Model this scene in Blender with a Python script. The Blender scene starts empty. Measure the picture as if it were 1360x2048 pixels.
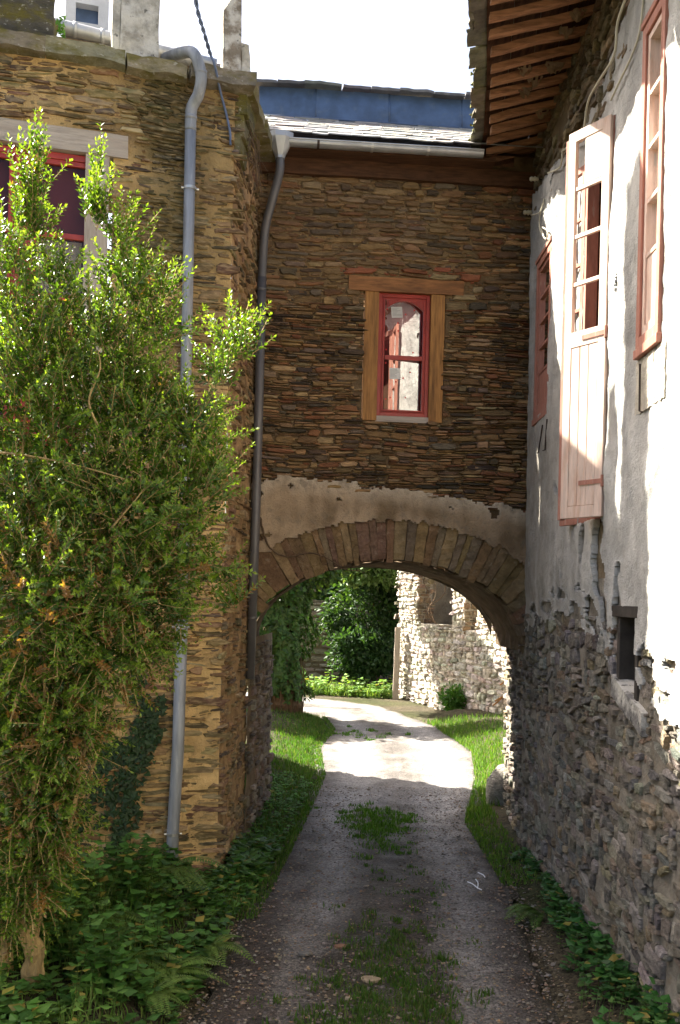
import bpy, math, random
from mathutils import Vector, Matrix, noise

R = math.radians
random.seed(7)
scene = bpy.context.scene
col = scene.collection

# ------------------------------------------------------------------ camera
CAMH, F, PPX, PPY, ROLL = 3.0, 2000.0, 680.0, 1190.0, R(1.4)
cd = bpy.data.cameras.new("camera")
cam = bpy.data.objects.new("camera", cd)
col.objects.link(cam)
cd.sensor_width = 36.0
cd.lens = F / 2048.0 * 36.0
cd.shift_y = (PPY - 1024.0) / 2048.0
cd.clip_end = 2000.0
cam.matrix_world = Matrix.Translation((0, 0, CAMH)) @ Matrix.Rotation(R(90), 4, 'X') @ Matrix.Rotation(ROLL, 4, 'Z')
scene.camera = cam

# ------------------------------------------------------------------ light
SUN = Vector((-0.85, 0.50, 1.11)).normalized()
w = bpy.data.worlds.new("World")
scene.world = w
w.use_nodes = True
nt = w.node_tree
bg = nt.nodes["Background"]
sky = nt.nodes.new("ShaderNodeTexSky")
sky.sky_type = 'NISHITA'
sky.sun_disc = False
sky.sun_elevation = math.asin(SUN.z)
sky.sun_rotation = math.atan2(SUN.x, SUN.y)
sky.air_density = 1.0
sky.dust_density = 6.0
sky.ozone_density = 1.0
nt.links.new(sky.outputs[0], bg.inputs[0])
bg.inputs[1].default_value = 0.06
ld = bpy.data.lights.new("sun", 'SUN')
ld.energy = 5.0
ld.angle = R(0.55)
ld.color = (1.0, 0.93, 0.80)
lo = bpy.data.objects.new("sun", ld)
col.objects.link(lo)
lo.rotation_euler = SUN.to_track_quat('Z', 'Y').to_euler()
vs = scene.view_settings
vs.view_transform = 'Standard'
vs.look = 'None'
vs.exposure = 2.65
vs.gamma = 1.0
vs.use_curve_mapping = False
scene.cycles.max_bounces = 8
scene.cycles.diffuse_bounces = 5
scene.cycles.transparent_max_bounces = 8

# ------------------------------------------------------------------ helpers
def rnd(a, b): return random.uniform(a, b)
def nz(x, y=0.0, z=0.0): return noise.noise(Vector((x, y, z)))
def fbm(x, y=0.0, z=0.0, o=4):
    s, a, f = 0.0, 0.5, 1.0
    for _ in range(o):
        s += a * noise.noise(Vector((x * f, y * f, z * f)))
        a *= 0.5
        f *= 2.03
    return s
def lerp(a, b, t): return a + (b - a) * t
def interp(tab, x):
    if x <= tab[0][0]: return tab[0][1]
    for (x0, y0), (x1, y1) in zip(tab, tab[1:]):
        if x <= x1: return lerp(y0, y1, (x - x0) / (x1 - x0))
    return tab[-1][1]
def mixc(a, b, t): return tuple(lerp(p, q, t) for p, q in zip(a, b))
def jit(c, k=0.15):
    m = rnd(1 - k, 1 + k)
    return tuple(max(0.004, min(1, x * m * rnd(1 - k * .25, 1 + k * .25))) for x in c)

_c, _s = math.cos(ROLL), math.sin(ROLL)
def ray(px, py):
    a, b = px - PPX, py - PPY
    return ((a * _c + b * _s) / F, (-a * _s + b * _c) / F)       # X/Y , (CAMH-Z)/Y
def atY(px, py, Y):
    u, v = ray(px, py)
    return Vector((u * Y, Y, CAMH - v * Y))
def onG(px, py, z=0.0):
    u, v = ray(px, py)
    return atY(px, py, (CAMH - z) / v)

class Face:
    """A vertical wall plane: a along the wall, z up, d out of the wall."""
    def __init__(s, o, e, n):
        s.o, s.e, s.n = Vector(o), Vector(e).normalized(), Vector(n).normalized()
    def __call__(s, a, z, d=0.0):
        p = s.o + s.e * a + s.n * d
        return Vector((p.x, p.y, z))
    def px(s, px, py, d=0.0):
        u, v = ray(px, py)
        o = s.o + s.n * d
        r = Vector((u, 1.0, 0))
        t = (o.x * s.n.x + o.y * s.n.y) / (r.x * s.n.x + r.y * s.n.y)
        p = r * t
        return ((p.x - o.x) * s.e.x + (p.y - o.y) * s.e.y, CAMH - v * t)

LW = Face((-1.2, 10.26, 0), (-1, -0.27, 0), (0.27, -1, 0))       # left house, street front (a runs left)
LS = Face((-1.2, 10.26, 0), (0.10, 1.76, 0), (1.76, -0.10, 0))   # left house, side return (a runs away)
AW = Face((-1.1, 12.0, 0), (1, 0.09, 0), (0.09, -1, 0))          # archway wall (a runs right)
RW = Face((2.27, 0.0, 0), (0, 1, 0), (-1, 0, 0))                 # right house (a = Y)

class MB:
    def __init__(s): s.v, s.f, s.m, s.c = [], [], [], []
    def add(s, vs, fs, c=(.5, .5, .5), mi=0):
        k = len(s.v)
        s.v.extend(tuple(p) for p in vs)
        s.f.extend(tuple(i + k for i in f) for f in fs)
        s.m.extend([mi] * len(fs))
        if isinstance(c, list): s.c.extend(c)
        else: s.c.extend([c] * len(vs))
    def obox(s, o, ax, ay, az, c=(.5, .5, .5), mi=0):
        o, ax, ay, az = Vector(o), Vector(ax), Vector(ay), Vector(az)
        vs = [o + ax * i + ay * j + az * k for k in (0, 1) for j in (0, 1) for i in (0, 1)]
        s.add(vs, [(0, 2, 3, 1), (4, 5, 7, 6), (0, 1, 5, 4), (2, 6, 7, 3), (0, 4, 6, 2), (1, 3, 7, 5)], c, mi)
    def fbox(s, fc, a0, a1, z0, z1, d0, d1, c=(.5, .5, .5), mi=0):
        o = fc(a0, z0, d0)
        s.obox(o, fc(a1, z0, d0) - o, fc(a0, z0, d1) - o, Vector((0, 0, z1 - z0)), c, mi)
    def tube(s, pts, r, n=8, c=(.5, .5, .5), mi=0, cap=True):
        pts = [Vector(p) for p in pts]
        rs = r if isinstance(r, (list, tuple)) else [r] * len(pts)
        rings, prev = [], None
        for i, p in enumerate(pts):
            t = (pts[min(i + 1, len(pts) - 1)] - pts[max(i - 1, 0)])
            if t.length < 1e-9: t = Vector((0, 0, 1))
            t.normalize()
            if prev is None:
                prev = t.orthogonal().normalized()
            x = (prev - t * prev.dot(t))
            if x.length < 1e-6: x = t.orthogonal()
            x.normalize()
            prev = x
            y = t.cross(x)
            rings.append([p + (x * math.cos(2 * math.pi * k / n) + y * math.sin(2 * math.pi * k / n)) * rs[i] for k in range(n)])
        vs = [q for rg in rings for q in rg]
        fs = []
        for i in range(len(pts) - 1):
            for k in range(n):
                a, b = i * n + k, i * n + (k + 1) % n
                fs.append((a, b, b + n, a + n))
        if cap:
            fs.append(tuple(range(n - 1, -1, -1)))
            fs.append(tuple(range((len(pts) - 1) * n, len(pts) * n)))
        s.add(vs, fs, c, mi)
    def beam(s, p0, p1, side, up, seg=8, amp=0.01, c=(.5, .5, .5), mi=0, freq=2.2, sub=3):
        """Rough-hewn bar: p0->p1 is one long edge line of its bottom/back corner; side, up are its section vectors."""
        p0, p1, side, up = Vector(p0), Vector(p1), Vector(side), Vector(up)
        ring = []
        for j in range(sub): ring.append((j / sub, 0))
        for j in range(sub): ring.append((1, j / sub))
        for j in range(sub): ring.append((1 - j / sub, 1))
        for j in range(sub): ring.append((0, 1 - j / sub))
        n = len(ring)
        vs, fs = [], []
        sd = rnd(0, 90)
        for i in range(seg + 1):
            q = p0.lerp(p1, i / seg)
            for (a, b) in ring:
                p = q + side * a + up * b
                k = Vector((nz(p.x * freq + sd, p.y * freq, p.z * freq), nz(p.x * freq, p.y * freq + sd, p.z * freq), nz(p.x * freq, p.y * freq, p.z * freq + sd)))
                k += 0.5 * Vector((nz(p.x * 9, p.y * 9, sd), nz(p.y * 9, p.z * 9, sd), nz(p.z * 9, p.x * 9, sd)))
                vs.append(p + k * amp)
        for i in range(seg):
            for k in range(n):
                a, b = i * n + k, i * n + (k + 1) % n
                fs.append((a, a + n, b + n, b))
        fs.append(tuple(range(n)))
        fs.append(tuple(range(seg * n + n - 1, seg * n - 1, -1)))
        s.add(vs, fs, c, mi)
    def build(s, name, mats, parent=None, smooth=False, bevel=0.0):
        if not isinstance(mats, (list, tuple)): mats = [mats]
        xs = [p[0] for p in s.v]; ys = [p[1] for p in s.v]; zs = [p[2] for p in s.v]
        if parent is None:
            o = Vector(((min(xs) + max(xs)) / 2, (min(ys) + max(ys)) / 2, min(zs)))
        else:
            o = Vector(parent['_o'])
        me = bpy.data.meshes.new(name)
        me.from_pydata([(p[0] - o.x, p[1] - o.y, p[2] - o.z) for p in s.v], [], s.f)
        for m in mats: me.materials.append(m)
        me.polygons.foreach_set("material_index", s.m)
        at = me.color_attributes.new("Col", 'FLOAT_COLOR', 'POINT')
        flat = []
        for c in s.c: flat.extend((c[0], c[1], c[2], 1.0))
        at.data.foreach_set("color", flat)
        if smooth: me.polygons.foreach_set("use_smooth", [True] * len(me.polygons))
        me.update()
        ob = bpy.data.objects.new(name, me)
        col.objects.link(ob)
        ob['_o'] = o
        if parent is None: ob.location = o
        else: ob.parent = parent
        if bevel:
            b = ob.modifiers.new("bevel", 'BEVEL')
            b.width = bevel; b.segments = 2; b.limit_method = 'ANGLE'
        ALL.append(ob)
        return ob
ALL = []
def thing(name, label, cat, loc, group=None):
    o = bpy.data.objects.new(name, None)
    o.empty_display_size = 0.3
    col.objects.link(o)
    o.location = loc
    o['_o'] = Vector(loc)
    tag(o, label, cat, group)
    ALL.append(o)
    return o
def tag(o, label=None, cat=None, group=None, kind=None):
    if label: o['label'] = label
    if cat: o['category'] = cat
    if group: o['group'] = group
    if kind: o['kind'] = kind
    return o

# ------------------------------------------------------------------ materials
def mat(name, base=None, attr=False, var=0.25, vs=6.0, bump=0.4, bs=45.0, bd=0.01, st=(1, 1, 1), rough=0.85, spec=0.3,
        metal=0.0, blot=None, bscale=3.0, bthr=(0.5, 0.65), bamt=0.8, blot2=None, b2scale=14.0, b2thr=(0.6, 0.68), b2amt=.7,
        bump2=0.0, bs2=8.0, transl=0.0, ttint=(1.9, 1.75, .55), det=8.0, rvar=0.0):
    m = bpy.data.materials.new(name)
    m.use_nodes = True
    t = m.node_tree; N = t.nodes; L = t.links
    bs_ = N["Principled BSDF"]
    bs_.inputs["Roughness"].default_value = rough
    bs_.inputs["Specular IOR Level"].default_value = spec
    bs_.inputs["Metallic"].default_value = metal
    tc = N.new("ShaderNodeTexCoord")
    mp = N.new("ShaderNodeMapping"); mp.inputs["Scale"].default_value = st
    L.new(tc.outputs["Object"], mp.inputs["Vector"])
    def noi(scale, d=det, r=0.6, vec=mp):
        n = N.new("ShaderNodeTexNoise")
        n.inputs["Scale"].default_value = scale; n.inputs["Detail"].default_value = d; n.inputs["Roughness"].default_value = r
        L.new(vec.outputs[0] if vec is mp else vec, n.inputs["Vector"])
        return n
    def ramp(inp, lo, hi):
        r = N.new("ShaderNodeMapRange")
        r.inputs["From Min"].default_value = lo; r.inputs["From Max"].default_value = hi
        L.new(inp, r.inputs["Value"])
        return r.outputs[0]
    if attr:
        a = N.new("ShaderNodeVertexColor"); a.layer_name = "Col"
        c = a.outputs["Color"]
    else:
        a = N.new("ShaderNodeRGB"); a.outputs[0].default_value = (*base, 1)
        c = a.outputs[0]
    def mix(fac, A, B, mode='MIX'):
        x = N.new("ShaderNodeMix"); x.data_type = 'RGBA'; x.blend_type = mode
        if isinstance(fac, float): x.inputs[0].default_value = fac
        else: L.new(fac, x.inputs[0])
        for i, q in ((6, A), (7, B)):
            if isinstance(q, tuple): x.inputs[i].default_value = (*q, 1)
            else: L.new(q, x.inputs[i])
        return x.outputs[2]
    if var:
        n1 = noi(vs)
        g = ramp(n1.outputs[0], 0.3, 0.7)
        lo = (1 - var,) * 3; hi = (1 + var,) * 3
        k = mix(g, lo, hi)
        c = mix(1.0, c, k, 'MULTIPLY')
    if blot:
        n2 = noi(bscale, 6, .65)
        g = ramp(n2.outputs[0], *bthr)
        mm = N.new("ShaderNodeMath"); mm.operation = 'MULTIPLY'; mm.inputs[1].default_value = bamt
        L.new(g, mm.inputs[0])
        c = mix(mm.outputs[0], c, blot)
    if blot2:
        n2 = noi(b2scale, 5, .6)
        g = ramp(n2.outputs[0], *b2thr)
        mm = N.new("ShaderNodeMath"); mm.operation = 'MULTIPLY'; mm.inputs[1].default_value = b2amt
        L.new(g, mm.inputs[0])
        c = mix(mm.outputs[0], c, blot2)
    L.new(c, bs_.inputs["Base Color"])
    h = None
    if bump:
        n3 = noi(bs, 8, .65)
        b = N.new("ShaderNodeBump"); b.inputs["Strength"].default_value = bump; b.inputs["Distance"].default_value = bd
        L.new(n3.outputs[0], b.inputs["Height"])
        h = b
        if bump2:
            n4 = noi(bs2, 6, .6)
            b2 = N.new("ShaderNodeBump"); b2.inputs["Strength"].default_value = bump2; b2.inputs["Distance"].default_value = bd * 4
            L.new(n4.outputs[0], b2.inputs["Height"]); L.new(b.outputs[0], b2.inputs["Normal"])
            h = b2
        L.new(h.outputs[0], bs_.inputs["Normal"])
    if rvar:
        n5 = noi(5.0)
        r = N.new("ShaderNodeMapRange")
        r.inputs["From Min"].default_value = .35; r.inputs["From Max"].default_value = .65
        r.inputs["To Min"].default_value = rough - rvar; r.inputs["To Max"].default_value = rough + rvar
        L.new(n5.outputs[0], r.inputs["Value"]); L.new(r.outputs[0], bs_.inputs["Roughness"])
    if transl:
        tr = N.new("ShaderNodeBsdfTranslucent")
        k = mix(1.0, c, ttint, 'MULTIPLY')
        L.new(k, tr.inputs["Color"])
        ms = N.new("ShaderNodeMixShader"); ms.inputs[0].default_value = transl
        L.new(bs_.outputs[0], ms.inputs[1]); L.new(tr.outputs[0], ms.inputs[2])
        L.new(ms.outputs[0], N["Material Output"].inputs[0])
    return m

M = {}
M['schist'] = mat('schist', attr=True, var=.38, vs=9, bump=.85, bs=26, bd=.02, st=(1, 1, 4.5), rough=.8, spec=.35, blot=(.30, .27, .20), bscale=5, bthr=(.60, .74), bamt=.4, bump2=.4, bs2=7)
M['mossy_schist'] = mat('mossy_schist', attr=True, var=.35, vs=9, bump=.8, bs=24, bd=.02, st=(1, 1, 4), rough=.85, blot=(.085, .085, .022), bscale=1.5, bthr=(.46, .66), bamt=.62, blot2=(.42, .31, .165), b2scale=9, b2thr=(.50, .64), b2amt=.62, bump2=.35, bs2=7)
M['mortar'] = mat('mortar', attr=True, var=.32, vs=5, bump=.9, bs=70, bd=.014, rough=.95, spec=.1, blot=(.17, .12, .07), bscale=10, bthr=(.54, .66), bamt=.5, bump2=.6, bs2=13)
M['rubble'] = mat('rubble', attr=True, var=.42, vs=9, bump=1.0, bs=30, bd=.03, st=(1, 1, 1.6), rough=.85, spec=.3, blot=(.46, .43, .36), bscale=6, bthr=(.52, .7), bamt=.5, bump2=.6, bs2=10)
M['plaster'] = mat('plaster', attr=True, var=.22, vs=4, bump=1.0, bs=55, bd=.018, rough=.95, spec=.1, blot=(.24, .22, .18), bscale=9, bthr=(.57, .72), bamt=.45, blot2=(.08, .075, .065), b2scale=60, b2thr=(.635, .68), b2amt=.75, bump2=.3, bs2=10)
M['old_plaster'] = mat('old_plaster', attr=True, var=.25, vs=5, bump=.9, bs=45, bd=.02, rough=.95, spec=.1, blot=(.20, .165, .12), bscale=5, bthr=(.52, .66), bamt=.7, blot2=(.05, .04, .03), b2scale=42, b2thr=(.64, .69), b2amt=.6)
M['voussoir'] = mat('voussoir', attr=True, var=.35, vs=7, bump=.9, bs=30, bd=.02, rough=.88, blot=(.30, .26, .20), bscale=14, bthr=(.58, .68), bamt=.4, bump2=.4, bs2=8)
M['lichen_stone'] = mat('lichen_stone', attr=True, var=.35, vs=7, bump=.9, bs=35, bd=.02, rough=.95, blot=(.66, .63, .56), bscale=5, bthr=(.44, .58), bamt=.8, blot2=(.03, .03, .025), b2scale=12, b2thr=(.6, .66), b2amt=.8, bump2=.3)
M['moss_slab'] = mat('moss_slab', attr=True, var=.4, vs=6, bump=.9, bs=30, bd=.02, st=(1, 1, 2), rough=.95, blot=(.14, .12, .015), bscale=4, bthr=(.45, .6), bamt=.75, blot2=(.5, .48, .42), b2scale=15, b2thr=(.61, .68), b2amt=.6)
M['slate'] = mat('slate', attr=True, var=.3, vs=8, bump=.6, bs=40, bd=.008, rough=.55, spec=.5, blot=(.22, .21, .18), bscale=7, bthr=(.55, .7), bamt=.4)
M['mossy_slate'] = mat('mossy_slate', attr=True, var=.4, vs=9, bump=.8, bs=35, bd=.015, rough=.85, blot=(.17, .17, .05), bscale=6, bthr=(.5, .65), bamt=.6)
M['zinc'] = mat('zinc', (.40, .41, .42), var=.14, vs=6, bump=.06, bs=20, rough=.42, spec=.5, metal=.55, st=(1, 1, .5), blot=(.25, .24, .22), bscale=4, bthr=(.52, .72), bamt=.4, rvar=.08)
M['pipe_grey'] = mat('pipe_grey', (.25, .265, .285), var=.25, vs=9, bump=.12, bs=20, rough=.5, spec=.5, metal=.15, st=(1.5, 1.5, .22), blot=(.15, .135, .11), bscale=7, bthr=(.5, .7), bamt=.6, blot2=(.40, .41, .40), b2scale=22, b2thr=(.6, .68), b2amt=.5)
M['pipe_dark'] = mat('pipe_dark', (.13, .125, .125), var=.2, vs=5, bump=.05, bs=20, rough=.45, spec=.5, metal=.2, st=(1, 1, .4), blot=(.2, .17, .13), bscale=6, bthr=(.55, .72), bamt=.5)
M['steel'] = mat('steel', (.5, .5, .48), var=.2, bump=0, rough=.35, metal=.8)
M['blue_zinc'] = mat('blue_zinc', (.065, .11, .21), var=.25, vs=5, bump=.2, bs=8, rough=.45, spec=.5, blot=(.16, .19, .22), bscale=7, bthr=(.55, .75), bamt=.5, blot2=(.03, .05, .09), b2scale=3, b2thr=(.5, .68), b2amt=.5)
M['timber'] = mat('timber', (.34, .165, .05), var=.45, vs=9, bump=.6, bs=30, bd=.008, st=(4, 4, .35), rough=.7, spec=.3, blot=(.09, .04, .016), bscale=3, bthr=(.5, .7), bamt=.6)
M['timber_h'] = mat('timber_h', (.27, .12, .042), var=.45, vs=9, bump=.6, bs=30, bd=.008, st=(.4, 4, 4), rough=.7, spec=.3, blot=(.10, .045, .02), bscale=2, bthr=(.5, .7), bamt=.6)
M['old_oak'] = mat('old_oak', (.085, .04, .02), var=.5, vs=9, bump=.7, bs=30, bd=.012, st=(.4, 4, 4), rough=.85, spec=.2)
M['rafter'] = mat('rafter', (.33, .165, .085), var=.45, vs=7, bump=.6, bs=28, bd=.01, st=(.5, 4, 4), rough=.75, spec=.25, blot=(.11, .05, .026), bscale=3, bthr=(.5, .68), bamt=.6)
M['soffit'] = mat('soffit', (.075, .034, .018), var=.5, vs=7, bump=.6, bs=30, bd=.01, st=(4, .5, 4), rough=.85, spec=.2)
M['grey_oak'] = mat('grey_oak', (.42, .36, .30), var=.3, vs=8, bump=.7, bs=30, bd=.008, st=(.4, 1, 5), rough=.85, blot=(.28, .22, .17), bscale=4, bthr=(.5, .65), bamt=.5)
M['grey_oak_v'] = mat('grey_oak_v', (.42, .36, .30), var=.3, vs=8, bump=.7, bs=30, bd=.008, st=(5, 1, .4), rough=.85, blot=(.28, .22, .17), bscale=4, bthr=(.5, .65), bamt=.5)
M['red_paint'] = mat('red_paint', (.34, .034, .022), var=.2, vs=5, bump=.1, bs=25, rough=.38, spec=.5)
M['maroon'] = mat('maroon', (.16, .022, .024), var=.12, vs=3, bump=0, rough=.6)
M['terracotta'] = mat('terracotta', (.36, .16, .115), var=.2, vs=9, bump=.4, bs=30, bd=.006, st=(3, 3, .5), rough=.7, spec=.3, blot=(.23, .10, .07), bscale=6, bthr=(.5, .66), bamt=.6, blot2=(.40, .30, .25), b2scale=14, b2thr=(.60, .66), b2amt=.7)
M['faded_pink'] = mat('faded_pink', (.62, .47, .39), var=.16, vs=9, bump=.3, bs=30, bd=.006, st=(3, 3, .5), rough=.7, spec=.3, blot=(.50, .30, .21), bscale=5, bthr=(.5, .66), bamt=.6, blot2=(.40, .37, .33), b2scale=13, b2thr=(.60, .66), b2amt=.75)
M['dark'] = mat('dark', (.012, .010, .009), var=0, bump=0, rough=.95, spec=.1)
M['brown_dark'] = mat('brown_dark', (.06, .028, .014), var=.4, bump=.4, rough=.85)
M['weathered_dark'] = mat('weathered_dark', (.05, .043, .037), var=.4, bump=.5, rough=.9)
M['reflection_cream'] = mat('reflection_cream', (.68, .58, .46), var=.15, bump=.1, rough=.9)  # cream tone of the sunlit wall mirrored in the left panes
M['paper'] = mat('paper', attr=True, var=.05, bump=0, rough=.8)
M['sticker'] = mat('sticker', (.55, .02, .02), var=0, bump=0, rough=.5)
M['grey_render'] = mat('grey_render', (.52, .53, .55), var=.12, vs=4, bump=.4, bs=60, rough=.9)
M['cable'] = mat('cable', (.52, .49, .38), var=.15, bump=0, rough=.6)
M['cable_blue'] = mat('cable_blue', (.13, .17, .27), var=.2, bump=0, rough=.5)
M['cable_dark'] = mat('cable_dark', (.035, .032, .03), var=.2, bump=0, rough=.6)
M['ceramic'] = mat('ceramic', (.42, .38, .28), var=.2, bump=0, rough=.3, spec=.6)
M['iron'] = mat('iron', (.05, .035, .028), var=.4, bump=.3, rough=.75, metal=.3)
M['bark'] = mat('bark', (.33, .235, .10), var=.4, vs=10, bump=.9, bs=25, bd=.02, st=(2, 2, .6), rough=.9, blot=(.12, .085, .05), bscale=4, bthr=(.5, .66), bamt=.7)
M['bark_dark'] = mat('bark_dark', (.13, .085, .05), var=.4, vs=10, bump=.9, bs=25, bd=.02, st=(2, 2, .5), rough=.9)
M['box_leaf'] = mat('box_leaf', attr=True, var=0, bump=0, rough=.36, spec=.5, transl=.40, ttint=(2.2, 2.2, .5))
M['leaf'] = mat('leaf', attr=True, var=0, bump=0, rough=.5, spec=.35, transl=.3)
M['grass'] = mat('grass', attr=True, var=0, bump=0, rough=.6, spec=.25, transl=.35, ttint=(1.2, 1.6, .4))
M['litter'] = mat('litter', attr=True, var=.25, vs=20, bump=.3, bs=60, rough=.85, spec=.25)
M['web'] = mat('web', (.20, .145, .095), var=.3, bump=.5, bs=60, rough=.95, transl=.4)
def glass_mat(name, tint, rough, refl, ior=1.5, alpha=None):
    m = bpy.data.materials.new(name); m.use_nodes = True
    t = m.node_tree; N = t.nodes; L = t.links
    N.remove(N["Principled BSDF"])
    tr = N.new("ShaderNodeBsdfTransparent"); tr.inputs[0].default_value = (*tint, 1)
    gl = N.new("ShaderNodeBsdfGlossy"); gl.inputs["Roughness"].default_value = rough; gl.inputs["Color"].default_value = (.95, .95, .95, 1)
    fr = N.new("ShaderNodeFresnel"); fr.inputs[0].default_value = ior
    mr = N.new("ShaderNodeMapRange"); mr.inputs["To Min"].default_value = refl; mr.inputs["To Max"].default_value = 1.0
    L.new(fr.outputs[0], mr.inputs["Value"])
    ms = N.new("ShaderNodeMixShader")
    L.new(mr.outputs[0], ms.inputs[0]); L.new(tr.outputs[0], ms.inputs[1]); L.new(gl.outputs[0], ms.inputs[2])
    L.new(ms.outputs[0], N["Material Output"].inputs[0])
    return m
M['glass'] = glass_mat('glass', (.75, .75, .75), .02, .16)
M['mirror_glass'] = glass_mat('mirror_glass', (.75, .75, .75), .01, .30)
M['dull_glass'] = glass_mat('dull_glass', (.8, .8, .8), .03, .0, 1.35)
M['old_glass'] = glass_mat('old_glass', (.85, .86, .84), .05, .03)

# ground: grass, dirt and gravel told apart by position
def ground_mat(name, c1, c2, c3, peb, rough, spec):
    m = bpy.data.materials.new(name); m.use_nodes = True
    t = m.node_tree; N = t.nodes; L = t.links
    B = N["Principled BSDF"]; B.inputs["Specular IOR Level"].default_value = spec
    tc = N.new("ShaderNodeTexCoord")
    at = N.new("ShaderNodeVertexColor"); at.layer_name = "Col"
    sep = N.new("ShaderNodeSeparateColor"); L.new(at.outputs["Color"], sep.inputs[0])
    def noi(s, d=8, r=.65):
        n = N.new("ShaderNodeTexNoise"); n.inputs["Scale"].default_value = s; n.inputs["Detail"].default_value = d; n.inputs["Roughness"].default_value = r
        L.new(tc.outputs["Object"], n.inputs["Vector"]); return n.outputs[0]
    def mr(i, a, b, c=0, d=1):
        r = N.new("ShaderNodeMapRange"); r.inputs["From Min"].default_value = a; r.inputs["From Max"].default_value = b
        r.inputs["To Min"].default_value = c; r.inputs["To Max"].default_value = d
        L.new(i, r.inputs["Value"]); return r.outputs[0]
    def mix(f, A, Bc, mode='MIX'):
        x = N.new("ShaderNodeMix"); x.data_type = 'RGBA'; x.blend_type = mode
        if isinstance(f, float): x.inputs[0].default_value = f
        else: L.new(f, x.inputs[0])
        for i, q in ((6, A), (7, Bc)):
            if isinstance(q, tuple): x.inputs[i].default_value = (*q, 1)
            else: L.new(q, x.inputs[i])
        return x.outputs[2]
    c = mix(sep.outputs[0], c1, c2)                 # R: dirt -> gravel
    c = mix(sep.outputs[1], c, c3)                  # G: moss / grass soil
    vo = N.new("ShaderNodeTexVoronoi"); vo.inputs["Scale"].default_value = peb
    L.new(tc.outputs["Object"], vo.inputs["Vector"])
    sp = N.new("ShaderNodeSeparateColor"); L.new(vo.outputs["Color"], sp.inputs[0])
    k = mix(mr(sp.outputs[0], 0, 1), (.45, .44, .43), (1.75, 1.68, 1.58))
    c = mix(1.0, c, k, 'MULTIPLY')
    k2 = mix(mr(noi(1.7), .35, .65), (.72, .72, .72), (1.25, 1.25, 1.25))
    c = mix(1.0, c, k2, 'MULTIPLY')
    L.new(c, B.inputs["Base Color"])
    L.new(mr(noi(2.3), .4, .6, rough - .12, rough + .12), B.inputs["Roughness"])
    b = N.new("ShaderNodeBump"); b.inputs["Strength"].default_value = .8; b.inputs["Distance"].default_value = .012
    L.new(mr(vo.outputs["Distance"], 0, .6, 1, 0), b.inputs["Height"])
    b2 = N.new("ShaderNodeBump"); b2.inputs["Strength"].default_value = .6; b2.inputs["Distance"].default_value = .03
    L.new(noi(14), b2.inputs["Height"]); L.new(b.outputs[0], b2.inputs["Normal"])
    L.new(b2.outputs[0], B.inputs["Normal"])
    return m
M['road'] = ground_mat('road', (.040, .030, .024), (.19, .185, .185), (.030, .030, .014), 55, .66, .4)
M['soil'] = ground_mat('soil', (.045, .033, .022), (.11, .10, .085), (.03, .035, .012), 40, .9, .15)

# ------------------------------------------------------------------ masonry
def stones(mb, fc, a0, a1, z0, z1, hr, wr, dep, gap, pal, keep=None, wav=0.03, rag=0.25, split=.35, colf=None, mi=0, seed=1, drop=0.0, tilt=0.0):
    rs = random.Random(seed)
    z = z0
    row = 0
    while z < z1:
        h = rs.uniform(*hr) * (1 if rs.random() < .7 else rs.uniform(.5, 1.3))
        h = min(h, max(z1 - z, hr[0] * .5))
        a = a0 - rs.uniform(0, wr[1] * .5)
        while a < a1:
            w_ = rs.uniform(*wr) * (1 if rs.random() < .75 else rs.uniform(.4, 1.3))
            cells = [(a, z, w_, h)]
            if h > hr[0] * 1.5 and rs.random() < split:
                f = rs.uniform(.35, .65)
                cells = [(a, z, w_ * rs.uniform(.9, 1), h * f), (a, z + h * f, w_, h * (1 - f))]
                if w_ > wr[0] * 2.2 and rs.random() < .5:
                    c0 = cells.pop(rs.randrange(2)); g = rs.uniform(.3, .7)
                    cells += [(c0[0], c0[1], c0[2] * g, c0[3]), (c0[0] + c0[2] * g, c0[1], c0[2] * (1 - g), c0[3])]
            for (ca, cz, cw, ch) in cells:
                ma, mz = ca + cw / 2, cz + ch / 2
                if ma < a0 or ma > a1 or mz > z1: continue
                if drop and rs.random() < drop: continue
                wz = mz + wav * nz(ma * .9, mz * 1.1, seed) * 2
                if keep and not keep(ma, wz, cw, ch): continue
                stone(mb, fc, ma, wz, cw, ch, rs, dep, gap, pal, rag, colf, mi, wav, seed, tilt)
            a += w_
        z += h
        row += 1

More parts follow.
